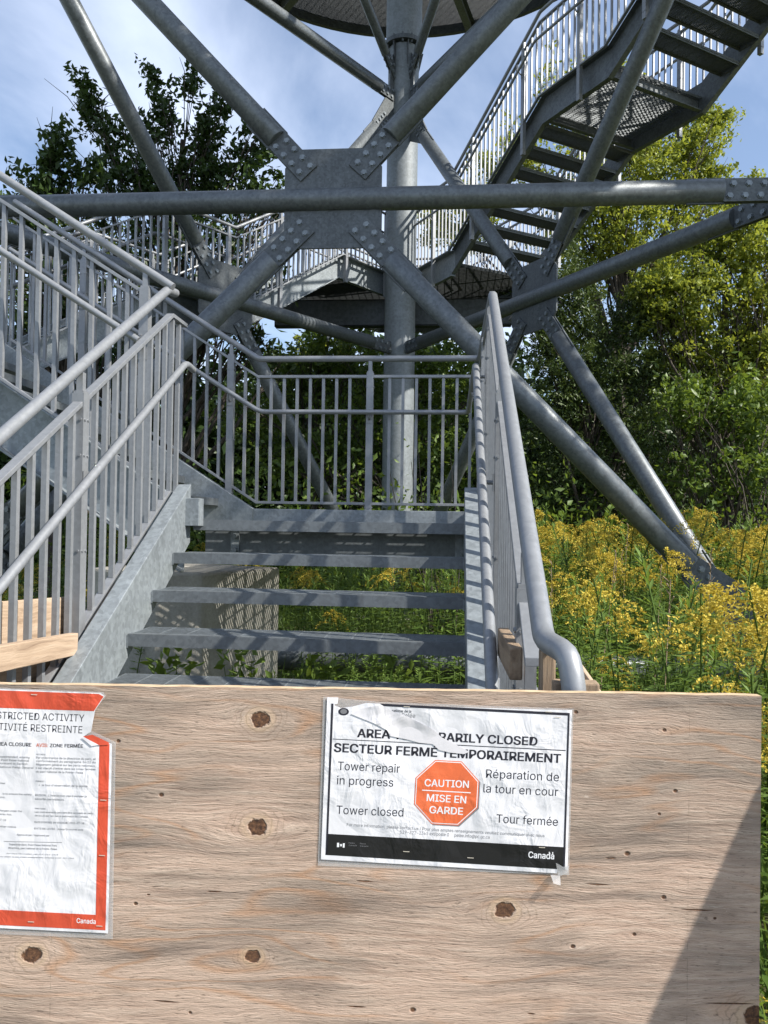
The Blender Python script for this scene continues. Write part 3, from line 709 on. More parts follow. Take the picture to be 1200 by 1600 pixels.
ms = t.n('ShaderNodeMixShader', {0: .22, 1: tr.outputs[0], 2: t.b.outputs[0]}); t.t.links.new(ms.outputs[0], t.out.inputs[0]); P_CLEAR = t.m
STAPLE = flat('staple_wire', (.55, .50, .42), .3, .8)

def bpt(px, py, lift):                         # a point on the sheet in world space, lifted off it towards the viewer
    q = bp(px, py); return BC + BX*q[0] + V(0, 0, q[2]) + BN*lift
def sheet(name, pts, lift, mat, parent, th=.00015):
    m = MB(); m.plate([bpt(x, y, lift) for x, y in pts], BN, th); return m.build(name, mat, parent)
try: SANS = bpy.data.fonts.load(bpy.utils.system_resource('DATAFILES', path='fonts')+'/Inter.woff2')   # Blender's own interface face
except Exception: SANS = None
def embolden(me, k):
    if not k: return me
    n = len(me.vertices); co = np.empty(n*3, 'f'); me.vertices.foreach_get('co', co); co = co.reshape(-1, 3); F = [tuple(p.vertices) for p in me.polygons]
    V_, F_ = [], []
    for i, (dx, dy) in enumerate(((-k, -k*.5), (-k, k*.5), (0, 0), (k, -k*.5), (k, k*.5))):
        V_.append(co+np.array([dx, dy, i*.002])); F_ += [tuple(a+i*n for a in f) for f in F]
    m2 = bpy.data.meshes.new('lettering'); m2.from_pydata(np.concatenate(V_).tolist(), [], F_); return m2
def cap_height():
    cu = bpy.data.curves.new('lettering', 'FONT'); cu.body = 'H'; cu.size = 1
    if SANS is not None: cu.font = SANS
    ob = bpy.data.objects.new('lettering', cu); COL.objects.link(ob); bpy.context.view_layer.update()
    h = ob.evaluated_get(bpy.context.evaluated_depsgraph_get()).dimensions.y; bpy.data.objects.remove(ob); return h or .7
CAPH = cap_height()
def text(s, a, b, cap, mat, parent, lift, bold=0., light=False, fit=True):
    """a, b: picture points of the start and the end of the baseline, cap: capital height in the same units"""
    cu = bpy.data.curves.new('lettering', 'FONT'); cu.body = s; cu.size = 1; cu.resolution_u = 3
    if SANS is not None: cu.font = SANS
    ob = bpy.data.objects.new('lettering', cu); COL.objects.link(ob)
    bpy.context.view_layer.update(); dg = bpy.context.evaluated_depsgraph_get()
    me = bpy.data.meshes.new_from_object(ob.evaluated_get(dg)); bpy.data.objects.remove(ob)
    if not len(me.vertices): return None
    me = embolden(me, bold)
    xs = np.empty(len(me.vertices)*3, 'f'); me.vertices.foreach_get('co', xs); xs = xs.reshape(-1, 3)
    A, B = bpt(*a, lift), bpt(*b, lift); d = B-A; L = np.linalg.norm(d); d = d/L; up_ = np.cross(BN, d)
    x0, x1 = xs[:, 0].min(), xs[:, 0].max(); capm = cap*1.4/1200; sy = capm/CAPH
    sx = L/(x1-x0) if fit else sy
    M_ = basis(d*sx, up_*sy, BN*.012, A - d*sx*x0)
    o = bpy.data.objects.new('lettering', me); me.name = 'lettering'; me.materials.clear(); me.materials.append(mat); COL.objects.link(o)
    me.transform(M_); o.parent = parent; o.matrix_parent_inverse = world_of(parent).inverted(); return o

# ---- right sign
Q = lambda x, y: (480+x/2.857, 1070+y/2.857)
S1 = thing('closure_sign', 'landscape laminated closure notice with an orange octagon, stapled right of centre on the plywood', 'sign', tuple(bpt(503, 1340, .003)))
LF = .003
sheet('laminate', [Q(*p) for p in ((72, 52), (330, 76), (1188, 106), (1168, 848), (48, 806))], .0015, P_CLEAR, S1)
sheet('paper', [Q(*p) for p in ((90, 54), (140, 55), (136, 82), (120, 88), (150, 102), (200, 96), (262, 80), (322, 83), (440, 92), (1180, 112), (1160, 823), (1118, 812), (1112, 838), (62, 776))], LF, P_WHITE, S1)
LT = LF+.0002
sheet('band', [Q(*p) for p in ((92, 662), (600, 690), (1152, 722), (1148, 822), (1125, 820), (83, 756))], LT, P_BLACK, S1)
sheet('frame_line', [Q(*p) for p in ((108, 82), (118, 82), (91, 756), (82, 756))], LT, P_INK, S1)
sheet('frame_line', [Q(*p) for p in ((328, 82), (1170, 124), (1170, 136), (330, 93))], LT, P_INK, S1)
sheet('frame_line', [Q(*p) for p in ((1162, 132), (1170, 132), (1148, 822), (1140, 822))], LT+.0002, P_INK, S1)
sheet('rule', [Q(*p) for p in ((115, 238), (1152, 289), (1152, 293), (115, 241))], LT, P_INK, S1)
tx = lambda s, a, b, cap, mat=P_INK, bold=0., L=LT+.00005: text(s, Q(*a), Q(*b), cap/2.857, mat, S1, L, bold)
tx('AREA TEMPORARILY CLOSED', (223, 231), (1026, 269), 37, bold=.022)
tx('SECTEUR FERMÉ TEMPORAIREMENT', (119, 296), (1131, 346), 38, bold=.022)
tx('Tower repair', (137, 377), (413, 390), 37); tx('in progress', (133, 441), (384, 452), 37); tx('Tower closed', (131, 573), (429, 585), 37)
tx('Réparation de', (797, 412), (1122, 428), 37); tx('la tour en cour', (785, 477), (1118, 494), 37); tx('Tour fermée', (843, 612), (1117, 627), 37)
tx('For more information, please contact us / Pour plus amples renseignements veuillez communiquer avec nous', (177, 627), (1057, 677), 13, P_GREY)
tx('519-322-2365 ext/poste 0     pelee.info@pc.gc.ca', (414, 660), (813, 684), 14, P_GREY)
tx('national de la', (378, 119), (464, 122), 11, P_INK, .01); tx('Pelée', (422, 143), (482, 146), 19, P_GREY)
def octagon(cx, cy, w_, h_, rot=3.2):
    k = math.tan(math.pi/8); P = [(-1, -k), (-k, -1), (k, -1), (1, -k), (1, k), (k, 1), (-k, 1), (-1, k)]; c, s_ = math.cos(rad(rot)), math.sin(rad(rot))
    return [Q(cx+w_*x*c-h_*y*s_, cy+w_*x*s_+h_*y*c) for x, y in P]
sheet('octagon_shadow', octagon(627, 484, 142, 143), LT, P_GREY, S1)
oc = sheet('caution_octagon', octagon(622, 479, 142, 143), LT+.00015, P_ORANGE, S1)
sheet('octagon_line', octagon(622, 479, 138, 139), LT+.0003, P_WINK, oc); sheet('octagon_face', octagon(622, 479, 134.5, 135.5), LT+.00045, P_ORANGE, oc)
for s, a, b, c in (('CAUTION', (523, 449), (720, 457), 31), ('MISE EN', (532, 515), (708, 526), 31), ('GARDE', (544, 569), (694, 577), 31)):
    text(s, Q(*a), Q(*b), c/2.857, P_WINK, oc, LT+.0006, .014)
sheet('octagon_rule', [Q(*p) for p in ((513, 465), (729, 477), (729, 481), (513, 469))], LT+.0006, P_WINK, oc)
# emblem (beaver roundel, kept as a plain dark roundel), flag and wordmark
sheet('emblem', [Q(163+24*math.cos(a), 118+17*math.sin(a)) for a in np.linspace(0, 2*math.pi, 17)[:-1]], LT, P_INK, S1)
sheet('emblem_ring', [Q(163+15*math.cos(a), 117+11*math.sin(a)) for a in np.linspace(0, 2*math.pi, 17)[:-1]], LT+.0003, P_GREY, S1)
sheet('flag_bar', [Q(*p) for p in ((134, 702), (143, 702), (143, 721), (133, 721))], LT+.0002, P_WINK, S1)
sheet('flag_bar', [Q(*p) for p in ((160, 704), (168, 704), (167, 723), (159, 723))], LT+.0002, P_WINK, S1)
sheet('maple_leaf', [Q(151.5+a*6, 713-b*8) for a, b in ((0, 1), (.3, .45), (.9, .5), (.7, 0), (.35, -.5), (.1, -.5), (.1, -1), (-.1, -1), (-.1, -.5), (-.35, -.5), (-.7, 0), (-.9, .5), (-.3, .45))], LT+.0002, P_WINK, S1)
for s, a, b in (('Parks', (186, 705), (212, 706)), ('Canada', (186, 716), (221, 717)), ('Parcs', (236, 708), (262, 709)), ('Canada', (236, 719), (272, 720))): tx(s, a, b, 6, P_GREY, .0, LT+.0003)
tx('Canada', (985, 768), (1100, 775), 27, P_WINK, .015, LT+.0003)
sheet('flag_bar', [Q(*p) for p in ((1077, 742), (1081, 742), (1081, 752), (1077, 752))], LT+.0002, P_WINK, S1); sheet('flag_bar', [Q(*p) for p in ((1092, 743), (1096, 743), (1096, 753), (1092, 753))], LT+.0002, P_WINK, S1)
# torn laminate folded over part of the headline, its glare painted in as white
sheet('peeled_flap', [Q(*p) for p in ((196, 128), (240, 104), (330, 86), (380, 116), (450, 140), (560, 196), (600, 232), (660, 262), (722, 296), (700, 306), (640, 300), (588, 288), (560, 262), (500, 256), (455, 243), (372, 226), (356, 200), (300, 170))], LT+.0010, P_PEEL, S1)
sheet('corner_tab', [Q(*p) for p in ((1108, 790), (1140, 808), (1168, 802), (1160, 838), (1118, 850))], LT+.0012, P_CLEAR, S1)
m = MB(); m.plate([bpt(*Q(1085, 846), .002), bpt(*Q(1128, 848), .002), bpt(*Q(1120, 872), .02), bpt(*Q(1090, 866), .018)], BN, .0006); m.build('loose_tape', P_CLEAR, S1)
for x, y in ((444, 95), (1116, 142), (442, 740), (728, 768), (1046, 722), (1075, 118)): sheet('staple', [Q(x-14, y-2), Q(x+14, y-.5), Q(x+14, y+2.5), Q(x-14, y+1)], LT+.001, STAPLE, S1)

# ---- left notice
Q = lambda x, y: (x/2.91, 1050+y/2.91)
S2 = thing('restricted_activity_notice', 'tall red-bordered laminated notice with a torn top corner at the left edge of the plywood', 'sign', tuple(bpt(0, 1450, .003)))
tx = lambda s, a, b, cap, mat=P_INK, bold=0., L=LT: text(s, Q(*a), Q(*b), cap/2.91, mat, S2, L, bold)
sheet('laminate', [Q(*p) for p in ((-215, 62), (470, 90), (484, 108), (428, 180), (420, 268), (528, 318), (514, 1212), (-225, 1180))], .0014, P_CLEAR, S2)
sheet('paper', [Q(*p) for p in ((-200, 68), (460, 94), (478, 108), (436, 170), (416, 270), (382, 292), (512, 324), (494, 1184), (-212, 1150))], LF, P_WHITE, S2)
sheet('red_border', [Q(*p) for p in ((-200, 74), (452, 98), (474, 110), (430, 176), (-198, 154))], LT, P_RED, S2)
sheet('red_border', [Q(*p) for p in ((455, 330), (501, 326), (484, 1122), (438, 1102), (446, 700))], LT, P_RED, S2)
sheet('red_border', [Q(*p) for p in ((-206, 1066), (437, 1100), (484, 1121), (482, 1170), (-208, 1136))], LT+.0001, P_RED, S2)
sheet('red_border', [Q(*p) for p in ((-196, 154), (-152, 155), (-158, 1070), (-204, 1068))], LT, P_RED, S2)
sheet('torn_fold', [Q(*p) for p in ((382, 290), (424, 282), (500, 318), (498, 328), (452, 330))], LT+.0012, P_RED, S2)
sheet('torn_fold', [Q(*p) for p in ((376, 296), (384, 292), (452, 328), (420, 334))], LT+.0014, P_PEEL, S2)
tx('RESTRICTED ACTIVITY', (-58, 208), (386, 224), 32); tx('ACTIVITÉ RESTREINTE', (-58, 259), (377, 277), 32)
tx('NOTICE:', (-128, 326), (-36, 330), 15, P_REDINK, .02); tx('AREA CLOSURE', (-22, 331), (147, 337), 16, P_INK, .02)
tx('AVIS:', (168, 337), (221, 339), 15, P_REDINK, .02); tx('ZONE FERMÉE', (230, 339), (381, 342), 15, P_INK, .02)
body = [('AUTORITÉ :', 168, 214, 376, 6), ('Par ordonnance de la directrice du parc, et', 168, 438, 393, 9), ('conformément au paragraphe 36(1) du', 168, 438, 408, 9),
 ('Règlement général sur les parcs nationaux,', 168, 438, 424, 9), ("il est interdit d'entrer dans les zones fermées", 167, 437, 440, 9), ('du parc national de la Pointe-Pelée.', 167, 384, 456, 9),
 ('ENDROIT :', 166, 210, 498, 6), ("•  la tour d'observation de la pointe", 180, 400, 517, 9), ("RAISON : L'interdiction vise à assurer la", 164, 397, 563, 9), ('sécurité des visiteurs.', 163, 297, 580, 9),
 ('SANCTIONS :', 162, 214, 622, 6), ('Les contrevenants peuvent être accusés en vertu', 162, 427, 639, 8), ('de la Loi sur les parcs nationaux du Canada.', 162, 405, 655, 8),
 ("DATE D'ENTRÉE EN VIGUEUR : 2022-07-18", 161, 386, 685, 8), ("DATE DE LEVÉE : Jusqu'à nouvel avis", 160, 381, 714, 8), ('Approuvé par / Approved par', 80, 228, 742, 8),
 ('Superintendent, Point Pelee National Park', 45, 262, 786, 8), ('Directrice, parc national de la Pointe-Pelée', 43, 262, 802, 8),
 ('By order of the Park', -128, -10, 384, 9), ('superintendent, entering', 0, 138, 388, 9), ('in Point Pelee National', -6, 136, 403, 9), ('pursuant to Section', 0, 128, 418, 9), ('National Parks General', 0, 156, 435, 9),
 ('tower', 0, 28, 507, 8), ('is to ensure the safety', 16, 148, 556, 8), ('visitors.', -20, 28, 570, 8), ('charged under the', -4, 103, 632, 8), ('Parks Act.', -4, 58, 648, 8), ('07-18', -2, 31, 674, 8), ('further notice', -8, 76, 704, 8),
 ('For more information, call 519-322-2365', 35, 268, 826, 5), ("Pour obtenir de plus amples renseignements, composer le 519-322-2365", 0, 338, 840, 5)]
for s, x0, x1, y, c in body: tx(s, (x0, y-2), (x1, y+(x1-x0)*.018), c, P_GREY, .004)
sheet('rule', [Q(*p) for p in ((22, 766), (285, 771), (285, 773), (22, 768))], LT, P_GREY, S2)
tx('Canada', (351, 1136), (438, 1141), 21, P_WINK, .015, LT+.0003)
for x, y in ((160, 100), (474, 578), (468, 829), (146, 1130), (456, 1149)): sheet('staple', [Q(x-14, y-2), Q(x+14, y-.5), Q(x+14, y+3), Q(x-14, y+1.5)], LT+.0012, STAPLE, S2)

# ------------------------------------------------------------------ lumber
def lumber(name, label, a, b, w_, h_, mat, up=(0, 0, 1), bevel=.004):
    a, b = np.array(a, float), np.array(b, float); d = unit(b-a); x = unit(np.cross(d, up)); z = np.cross(x, d); L = np.linalg.norm(b-a)
    m = MB(); m.box((0, 0, 0), (L, w_, h_)); o = put(name, m.mesh(name, mat), mat=basis(d, x, z, (a+b)/2), bevel=bevel); return tag(o, label, 'lumber')
def onX(px, py, X): return on_plane(px, py, (X, 0, 0), (1, 0, 0))
a, b = onX(115, 1006, -1.575), onX(-60, 1040, -1.575)
lumber('lumber_plank', 'short pale plank nailed to the inside of the left railing just above the plywood', a+V(0, 0, 0), b, .038, .088, M_LUMBER)
a, b = onX(111, 968, -1.70), onX(-40, 988, -1.70)
lumber('lumber_plank', 'broad pale board behind the left railing balusters', a, b, .02, .20, M_LUMBER)
lumber('lumber_plank', 'darker board below the pale one behind the left railing', a-V(0, -.1, .235), b-V(0, 0, .235), .02, .24, M_OLDLUM)
a = onX(180, 922, -1.70); lumber('lumber_plank', 'brown plank running up between the left railing and the stair stringer', a, a-V(0, 1.3, .82), .034, .09, M_OLDLUM)
lumber('lumber_plank', 'plank end poking along the inside of the right railing', V(.098, -2.20, 1.195), V(.088, -1.86, 1.20), .032, .08, M_OLDLUM)
q = at(899, 1064, 1.52); lumber('lumber_post', 'squat grey post top behind the plywood at the foot of the right handrail', q, q-V(0, 0, 1.2), .088, .04, M_OLDLUM, (0, 1, 0))
q = at(855, 1015, 1.62); lumber('lumber_post', 'brown upright stud just left of the handrail foot', q, q-V(0, 0, 1.1), .03, .05, M_OLDLUM, (0, 1, 0))
a, b = at(899, 1040, 1.66), at(934, 1090, 1.6); lumber('lumber_plank', 'thin slanting stake right of the handrail foot', a, a+(b-a)*3.2, .012, .03, M_LUMBER)
# unseen sheet added beyond the right edge, shaped to shade the plywood's corner
e1 = bpt(1190, 1232, 0); e2 = bpt(1018, 1600, 0); e3 = e2+(e2-e1)*.75
off_ = .50; kx = SUN @ BX
C_ = [e+SUN*(off_-(e-BC) @ BX)/kx for e in (e1, e2, e3)]
dn = (C_[2]-C_[0]); C_.append(C_[2]+dn*(C_[2][2]-.005)/(-dn[2])) if C_[2][2] > .01 else None
back = BC+BX*off_-BN*.10
P = C_+[V(back[0], back[1], .005), V(back[0], back[1], C_[0][2]+.06)]
m = MB(); m.plate(P, BX, .018); tag(m.build('shadow_sheet', PLY), 'plywood offcut standing on edge just outside the right edge of the picture', 'offcut')
# ------------------------------------------------------------------ vegetation
def leaf_mesh(name, C_, L, W, mat, tint, axis=None, droop=.25, up=.45, rng=RNG, flat_=False):
    """C_: (n,3) leaf positions, L/W arrays; two triangles folded along the midrib"""
    n = len(C_); a = rng.normal(size=(n, 3)) if axis is None else axis + rng.normal(size=(n, 3))*.35
    a[:, 2] -= droop; a /= np.linalg.norm(a, axis=1)[:, None]
    u = rng.normal(size=(n, 3)); u[:, 2] += up*2; b = np.cross(a, u); b /= np.linalg.norm(b, axis=1)[:, None]+1e-9
    nn = np.cross(a, b); L = np.broadcast_to(L, n)[:, None]; W = np.broadcast_to(W, n)[:, None]
    v = np.stack([C_-a*L*.5, C_+b*W*.5+nn*W*.18-a*L*.05, C_+a*L*.5, C_-b*W*.5+nn*W*.18-a*L*.05], 1).reshape(-1, 3)
    i = np.arange(n)[:, None]*4; f = np.concatenate([i+np.array([[0, 1, 2]]), i+np.array([[0, 2, 3]])], 1).reshape(-1, 3)
    return raw_mesh(name, v, f, mat, np.repeat(tint, 4))
def raw_mesh(name, v, f, mat, tint=None, mi=None):
    me = bpy.data.meshes.new(name); me.vertices.add(len(v)); me.vertices.foreach_set('co', np.ascontiguousarray(v, 'f').ravel())
    me.loops.add(len(f)*3); me.loops.foreach_set('vertex_index', np.ascontiguousarray(f, 'i').ravel())
    me.polygons.add(len(f)); me.polygons.foreach_set('loop_start', np.arange(0, len(f)*3, 3, dtype='i')); me.polygons.foreach_set('loop_total', np.full(len(f), 3, 'i'))
    for m_ in (mat if isinstance(mat, list) else [mat]): me.materials.append(m_)
    if mi is not None: me.polygons.foreach_set('material_index', np.ascontiguousarray(mi, 'i'))
    if tint is not None:
        at_ = me.attributes.new('tint', 'FLOAT', 'POINT'); at_.data.foreach_set('value', np.ascontiguousarray(tint, 'f'))
    me.update(calc_edges=True); return me
def tree(name, label, D, blobs, base_px, mat, leaf=(.11, .055), per=46, spread=.26, trunk_r=.14, group=None, clumps_mul=1., droop=.35, zbase=0., cat='tree', limbs=26, seed=1, shell=.45, shoot=3.4):
    rng = np.random.default_rng(seed); C_ = []; R_ = []
    for (px, py, rx, ry, n) in blobs:
        c = at(px, py, D); k = D/1200.
        n = int(n*clumps_mul); d = rng.normal(size=(n, 3)); d /= np.linalg.norm(d, axis=1)[:, None]
        d *= (rng.random(n)**shell)[:, None]; s_ = np.array([rx*k, min(rx, ry)*k*1.15, ry*k])
        C_.append(c + d*s_)
    C_ = np.concatenate(C_); C_ = C_[C_[:, 2] > zbase+.15]
    b = at(base_px, 820, D); b = V(b[0], b[1], 0)
    root = thing(name, label, cat, (b[0], b[1], 0), group)
    ctr = C_.mean(0)
    m = MB(); topz = np.percentile(C_[:, 2], 80)
    tp = V(ctr[0]*.6+b[0]*.4, ctr[1]*.6+b[1]*.4, topz); mid_ = (b+tp)/2+V(rng.normal()*.2, rng.normal()*.2, 0)
    path = [(1-t_)**2*b+2*t_*(1-t_)*mid_+t_*t_*tp for t_ in np.linspace(0, 1, 9)]
    m.tube(path, [trunk_r*(1-.85*i/8)+.008 for i in range(9)], 9); m.build('trunk', M_BARK, root)
    m = MB(); pick = rng.choice(len(C_), min(limbs, len(C_)), replace=False)
    for j in pick:
        q = C_[j]; t_ = np.clip((q[2]-b[2]-1.2)/max(.5, topz-b[2])*.75, .08, .92); s0 = path[int(t_*8)]
        mm = (s0+q)/2+rng.normal(size=3)*.15+V(0, 0, -.12)
        r0 = trunk_r*(1-t_)*.42+.012; m.tube([s0, (s0+mm)/2+rng.normal(size=3)*.04, mm, (mm+q)/2+rng.normal(size=3)*.06, q], [r0, r0*.75, r0*.5, r0*.3, .006], 5)
        for _ in range(3):
            e = q+rng.normal(size=3)*spread*1.6; m.tube([mm*.5+q*.5, (q+e)/2, e], [r0*.3, .007, .003], 3)
    br = m.build('branches', M_BARK, root)
    n = len(C_)*per
    cc = np.repeat(C_, per, 0); sz = spread*(.6+.8*rng.random(len(C_)))
    gc = np.array([at(px, py, D) for px, py, *_ in blobs]).mean(0); dv = C_-gc; dv /= np.linalg.norm(dv, axis=1)[:, None]+1e-6; dv[:, 2] += .55; dv += rng.normal(size=dv.shape)*.45; dv /= np.linalg.norm(dv, axis=1)[:, None]
    tt = rng.random(n); ln = np.repeat(sz*shoot, per)*(tt-.35)
    P = cc + np.repeat(dv, per, 0)*ln[:, None] + rng.normal(size=(n, 3))*(np.repeat(sz, per)*(.62-.42*tt))[:, None]*np.array([1, 1, .8])
    P[:, 2] = np.maximum(P[:, 2], zbase+.03)
    tint = np.clip(np.repeat(rng.normal(.45, .22, len(C_)), per)+rng.normal(0, .16, n), 0, 1)
    L = leaf[0]*(.6+.7*rng.random(n)); me = leaf_mesh('crown', P, L, L*leaf[1]/leaf[0], mat, tint, droop=droop, rng=rng)
    put('crown', me, root); return root
G_L = 'dark broadleaf trees on the left beyond the railings'
tree('maple_tree', 'tall dark broadleaf tree on the left whose ragged top stands against the sky', 12.5,
     [(135, 135, 10, 26, 6), (150, 190, 22, 40, 13), (195, 235, 42, 40, 17), (243, 128, 10, 26, 6), (250, 185, 28, 45, 16), (300, 135, 16, 22, 7), (338, 165, 16, 24, 7), (322, 205, 30, 35, 15), (305, 265, 70, 42, 44), (215, 285, 80, 34, 40), (395, 235, 32, 38, 16), (400, 300, 50, 55, 26), (250, 350, 150, 70, 70), (330, 440, 120, 80, 50), (400, 560, 50, 70, 24)],
     262, L_DARK, (.125, .055), 36, .145, .16, seed=3, limbs=60)
tree('maple_tree', 'lower dark leafy tree at the far left behind the horizontal tube', 11.5,
     [(85, 240, 26, 26, 12), (110, 275, 50, 28, 22), (60, 300, 40, 30, 16), (40, 380, 80, 60, 38), (110, 450, 90, 60, 34), (20, 520, 70, 60, 22)],
     80, L_DARK, (.13, .06), 32, .15, .11, seed=4)
tree('understory_tree', 'sunlit yellowish tree glimpsed through the left railings', 17.,
     [(60, 350, 60, 40, 20), (170, 400, 110, 60, 40), (60, 470, 80, 70, 26), (330, 480, 90, 60, 26)], 130, L_YEL, (.12, .06), 36, .24, .12, seed=5)
tree('understory_tree', 'green tree with yellow leaves showing under the middle landing', 15.,
     [(480, 580, 55, 42, 30), (530, 560, 40, 30, 14), (440, 620, 60, 50, 24), (560, 600, 70, 50, 30), (490, 540, 22, 16, 6)], 500, L_MID, (.13, .06), 42, .2, .1, seed=6)
tree('understory_tree', 'small yellow sapling crown just right of the sky gap under the middle landing', 16.,
     [(475, 548, 26, 22, 8), (520, 545, 26, 18, 7)], 480, L_YEL, (.12, .06), 40, .16, .06, seed=16, limbs=8)
tree('understory_tree', 'dark green tree behind the rear column and landing railing', 14.,
     [(640, 590, 80, 50, 40), (720, 600, 60, 60, 36), (600, 680, 110, 60, 50), (700, 700, 70, 70, 34), (480, 700, 90, 60, 44), (400, 660, 50, 70, 26)], 640, L_MID, (.11, .055), 46, .22, .12, seed=7)
tree('hackberry_tree', 'tall yellow-green tree rising behind the upper stair flight', 16.5,
     [(690, 350, 30, 45, 12), (745, 330, 50, 70, 22), (800, 260, 50, 60, 22), (880, 150, 40, 48, 18), (930, 180, 60, 60, 30), (1010, 215, 70, 40, 34), (1085, 225, 52, 42, 28), (1110, 190, 26, 16, 8), (960, 290, 110, 70, 70), (1070, 300, 70, 40, 34), (1020, 390, 120, 80, 80), (900, 380, 60, 70, 30)],
     955, L_YEL, (.105, .055), 62, .23, .2, seed=8, limbs=44, clumps_mul=1.5, shoot=2.6)
tree('hackberry_tree', 'pale yellow-green tree at the right edge below the tube node', 13.,
     [(1180, 330, 60, 34, 24), (1150, 390, 90, 50, 44), (1100, 470, 110, 62, 64), (1200, 470, 60, 80, 38), (1040, 480, 60, 60, 26), (1110, 560, 110, 50, 44), (1190, 560, 60, 60, 24)],
     1130, L_YEL, (.09, .046), 66, .18, .15, seed=9, limbs=44, clumps_mul=1.5, shoot=2.6)
tree('cedar_tree', 'dark cedar with feathery foliage right of the right gusset plate', 13.2,
     [(900, 470, 45, 80, 40), (930, 560, 60, 90, 60), (960, 660, 80, 90, 70), (880, 640, 60, 110, 60), (860, 540, 40, 80, 34), (1000, 590, 50, 60, 30), (930, 760, 90, 50, 40), (850, 470, 30, 60, 24), (1000, 500, 50, 50, 26)],
     920, L_CEDAR, (.08, .026), 130, .22, .13, seed=10, shell=.6)
tree('understory_tree', 'mid-green bush at the right edge above the goldenrod', 12.,
     [(1150, 640, 80, 50, 44), (1190, 720, 60, 70, 40), (1080, 640, 60, 50, 24), (1110, 740, 70, 50, 24)], 1150, L_MID, (.10, .05), 50, .2, .08, seed=12)
tree('understory_tree', 'deep green bush between the two right legs of the tower', 14.5,
     [(1040, 680, 70, 60, 30), (1020, 760, 90, 50, 34), (850, 740, 60, 60, 26), (1090, 700, 60, 60, 22)], 1030, L_DARK, (.10, .05), 46, .22, .09, seed=13)
# a tree added out of the picture on the right to shade the upper lattice
def off_tree(c, r, zb, n, seed, label):
    rng = np.random.default_rng(seed); root = thing('added_shade_tree', label, 'tree', (c[0], c[1], 0))
    m = MB(); m.tube([V(c[0], c[1], 0), V(c[0]+.2, c[1], zb*.6), V(c[0], c[1], c[2])], [.24, .18, .08], 10); m.build('trunk', M_BARK, root)
    d = rng.normal(size=(n, 3)); d /= np.linalg.norm(d, axis=1)[:, None]; d *= (rng.random(n)**.5)[:, None]
    C_ = np.array(c)+d*np.array(r); C_ = C_[C_[:, 2] > zb]
    P = np.repeat(C_, 36, 0)+rng.normal(size=(len(C_)*36, 3))*.28
    put('crown', leaf_mesh('crown', P, .2, .11, L_MID, rng.random(len(P)), rng=rng), root)
off_tree((8.0, .6, 13.4), (3.6, 3.6, 4.2), 9.9, 380, 21, 'unseen broadleaf tree added outside the right edge to shade the upper lattice')

def mass(name, label, px0, px1, D, z0, z1, n, mat, leaf, thick, seed, cat, top_wobble=.8):
    rng = np.random.default_rng(seed); u = rng.random(n); px = px0+(px1-px0)*u
    base = np.array([at(p, 820, 1.) - CAM_POS for p in (px0, px1)]); dirs = base[0]+(base[1]-base[0])*u[:, None]
    dd = D+thick*rng.random(n); P = CAM_POS+dirs*dd[:, None]
    top = z1+top_wobble*(np.sin(px*.013+seed)+.6*np.sin(px*.041)+.4*np.sin(px*.11)); P[:, 2] = z0+(top-z0)*rng.random(n)**.8
    cl = rng.integers(0, n//24, n); off = rng.normal(size=(n//24, 3))*.5; P += off[cl]; P[:, 2] = np.maximum(P[:, 2], .05)
    L = leaf*(.6+.8*rng.random(n)); o = put(name, leaf_mesh(name, P, L, L*.5, mat, np.clip(rng.normal(.4, .25, n), 0, 1), rng=rng))
    return tag(o, label, cat, kind='stuff')
mass('woodland', 'dark wood filling the background behind the tower', -250, 1450, 18., 0, 5.6, 72000, L_DARK, .26, 4., 31, 'woodland', .7)
mass('woodland', 'second, farther belt of dark wood', -500, 1700, 25., 0, 5.5, 30000, L_DARK, .45, 5., 32, 'woodland', .5)
mass('undergrowth', 'low dark undergrowth at the foot of the trees', -200, 1400, 11.6, 0, 1.7, 26000, L_MID, .12, 2.5, 33, 'undergrowth', .2)

# bare twigs behind the landing railing
rng = np.random.default_rng(5)
for k, (px, py) in enumerate(((680, 730), (712, 745))):
    b = at(px, 800, 8.6); b[2] = 0; root = thing('dead_shrub', ['bare pale twigs showing between the landing balusters left of the right railing', 'second bundle of bare twigs, nearest the right railing'][k], 'shrub', tuple(b))
    m = MB()
    for i in range(7):
        e = b+V(rng.normal()*.28, rng.normal()*.2, 1.6+rng.random()*.9); mm = (b+e)/2+rng.normal(size=3)*.12
        m.tube([b, mm, e], [.012, .007, .003], 4); m.tube([mm, mm+V(rng.normal()*.25, 0, .5)], [.006, .002], 3)
    m.build('stems', M_BARK, root)

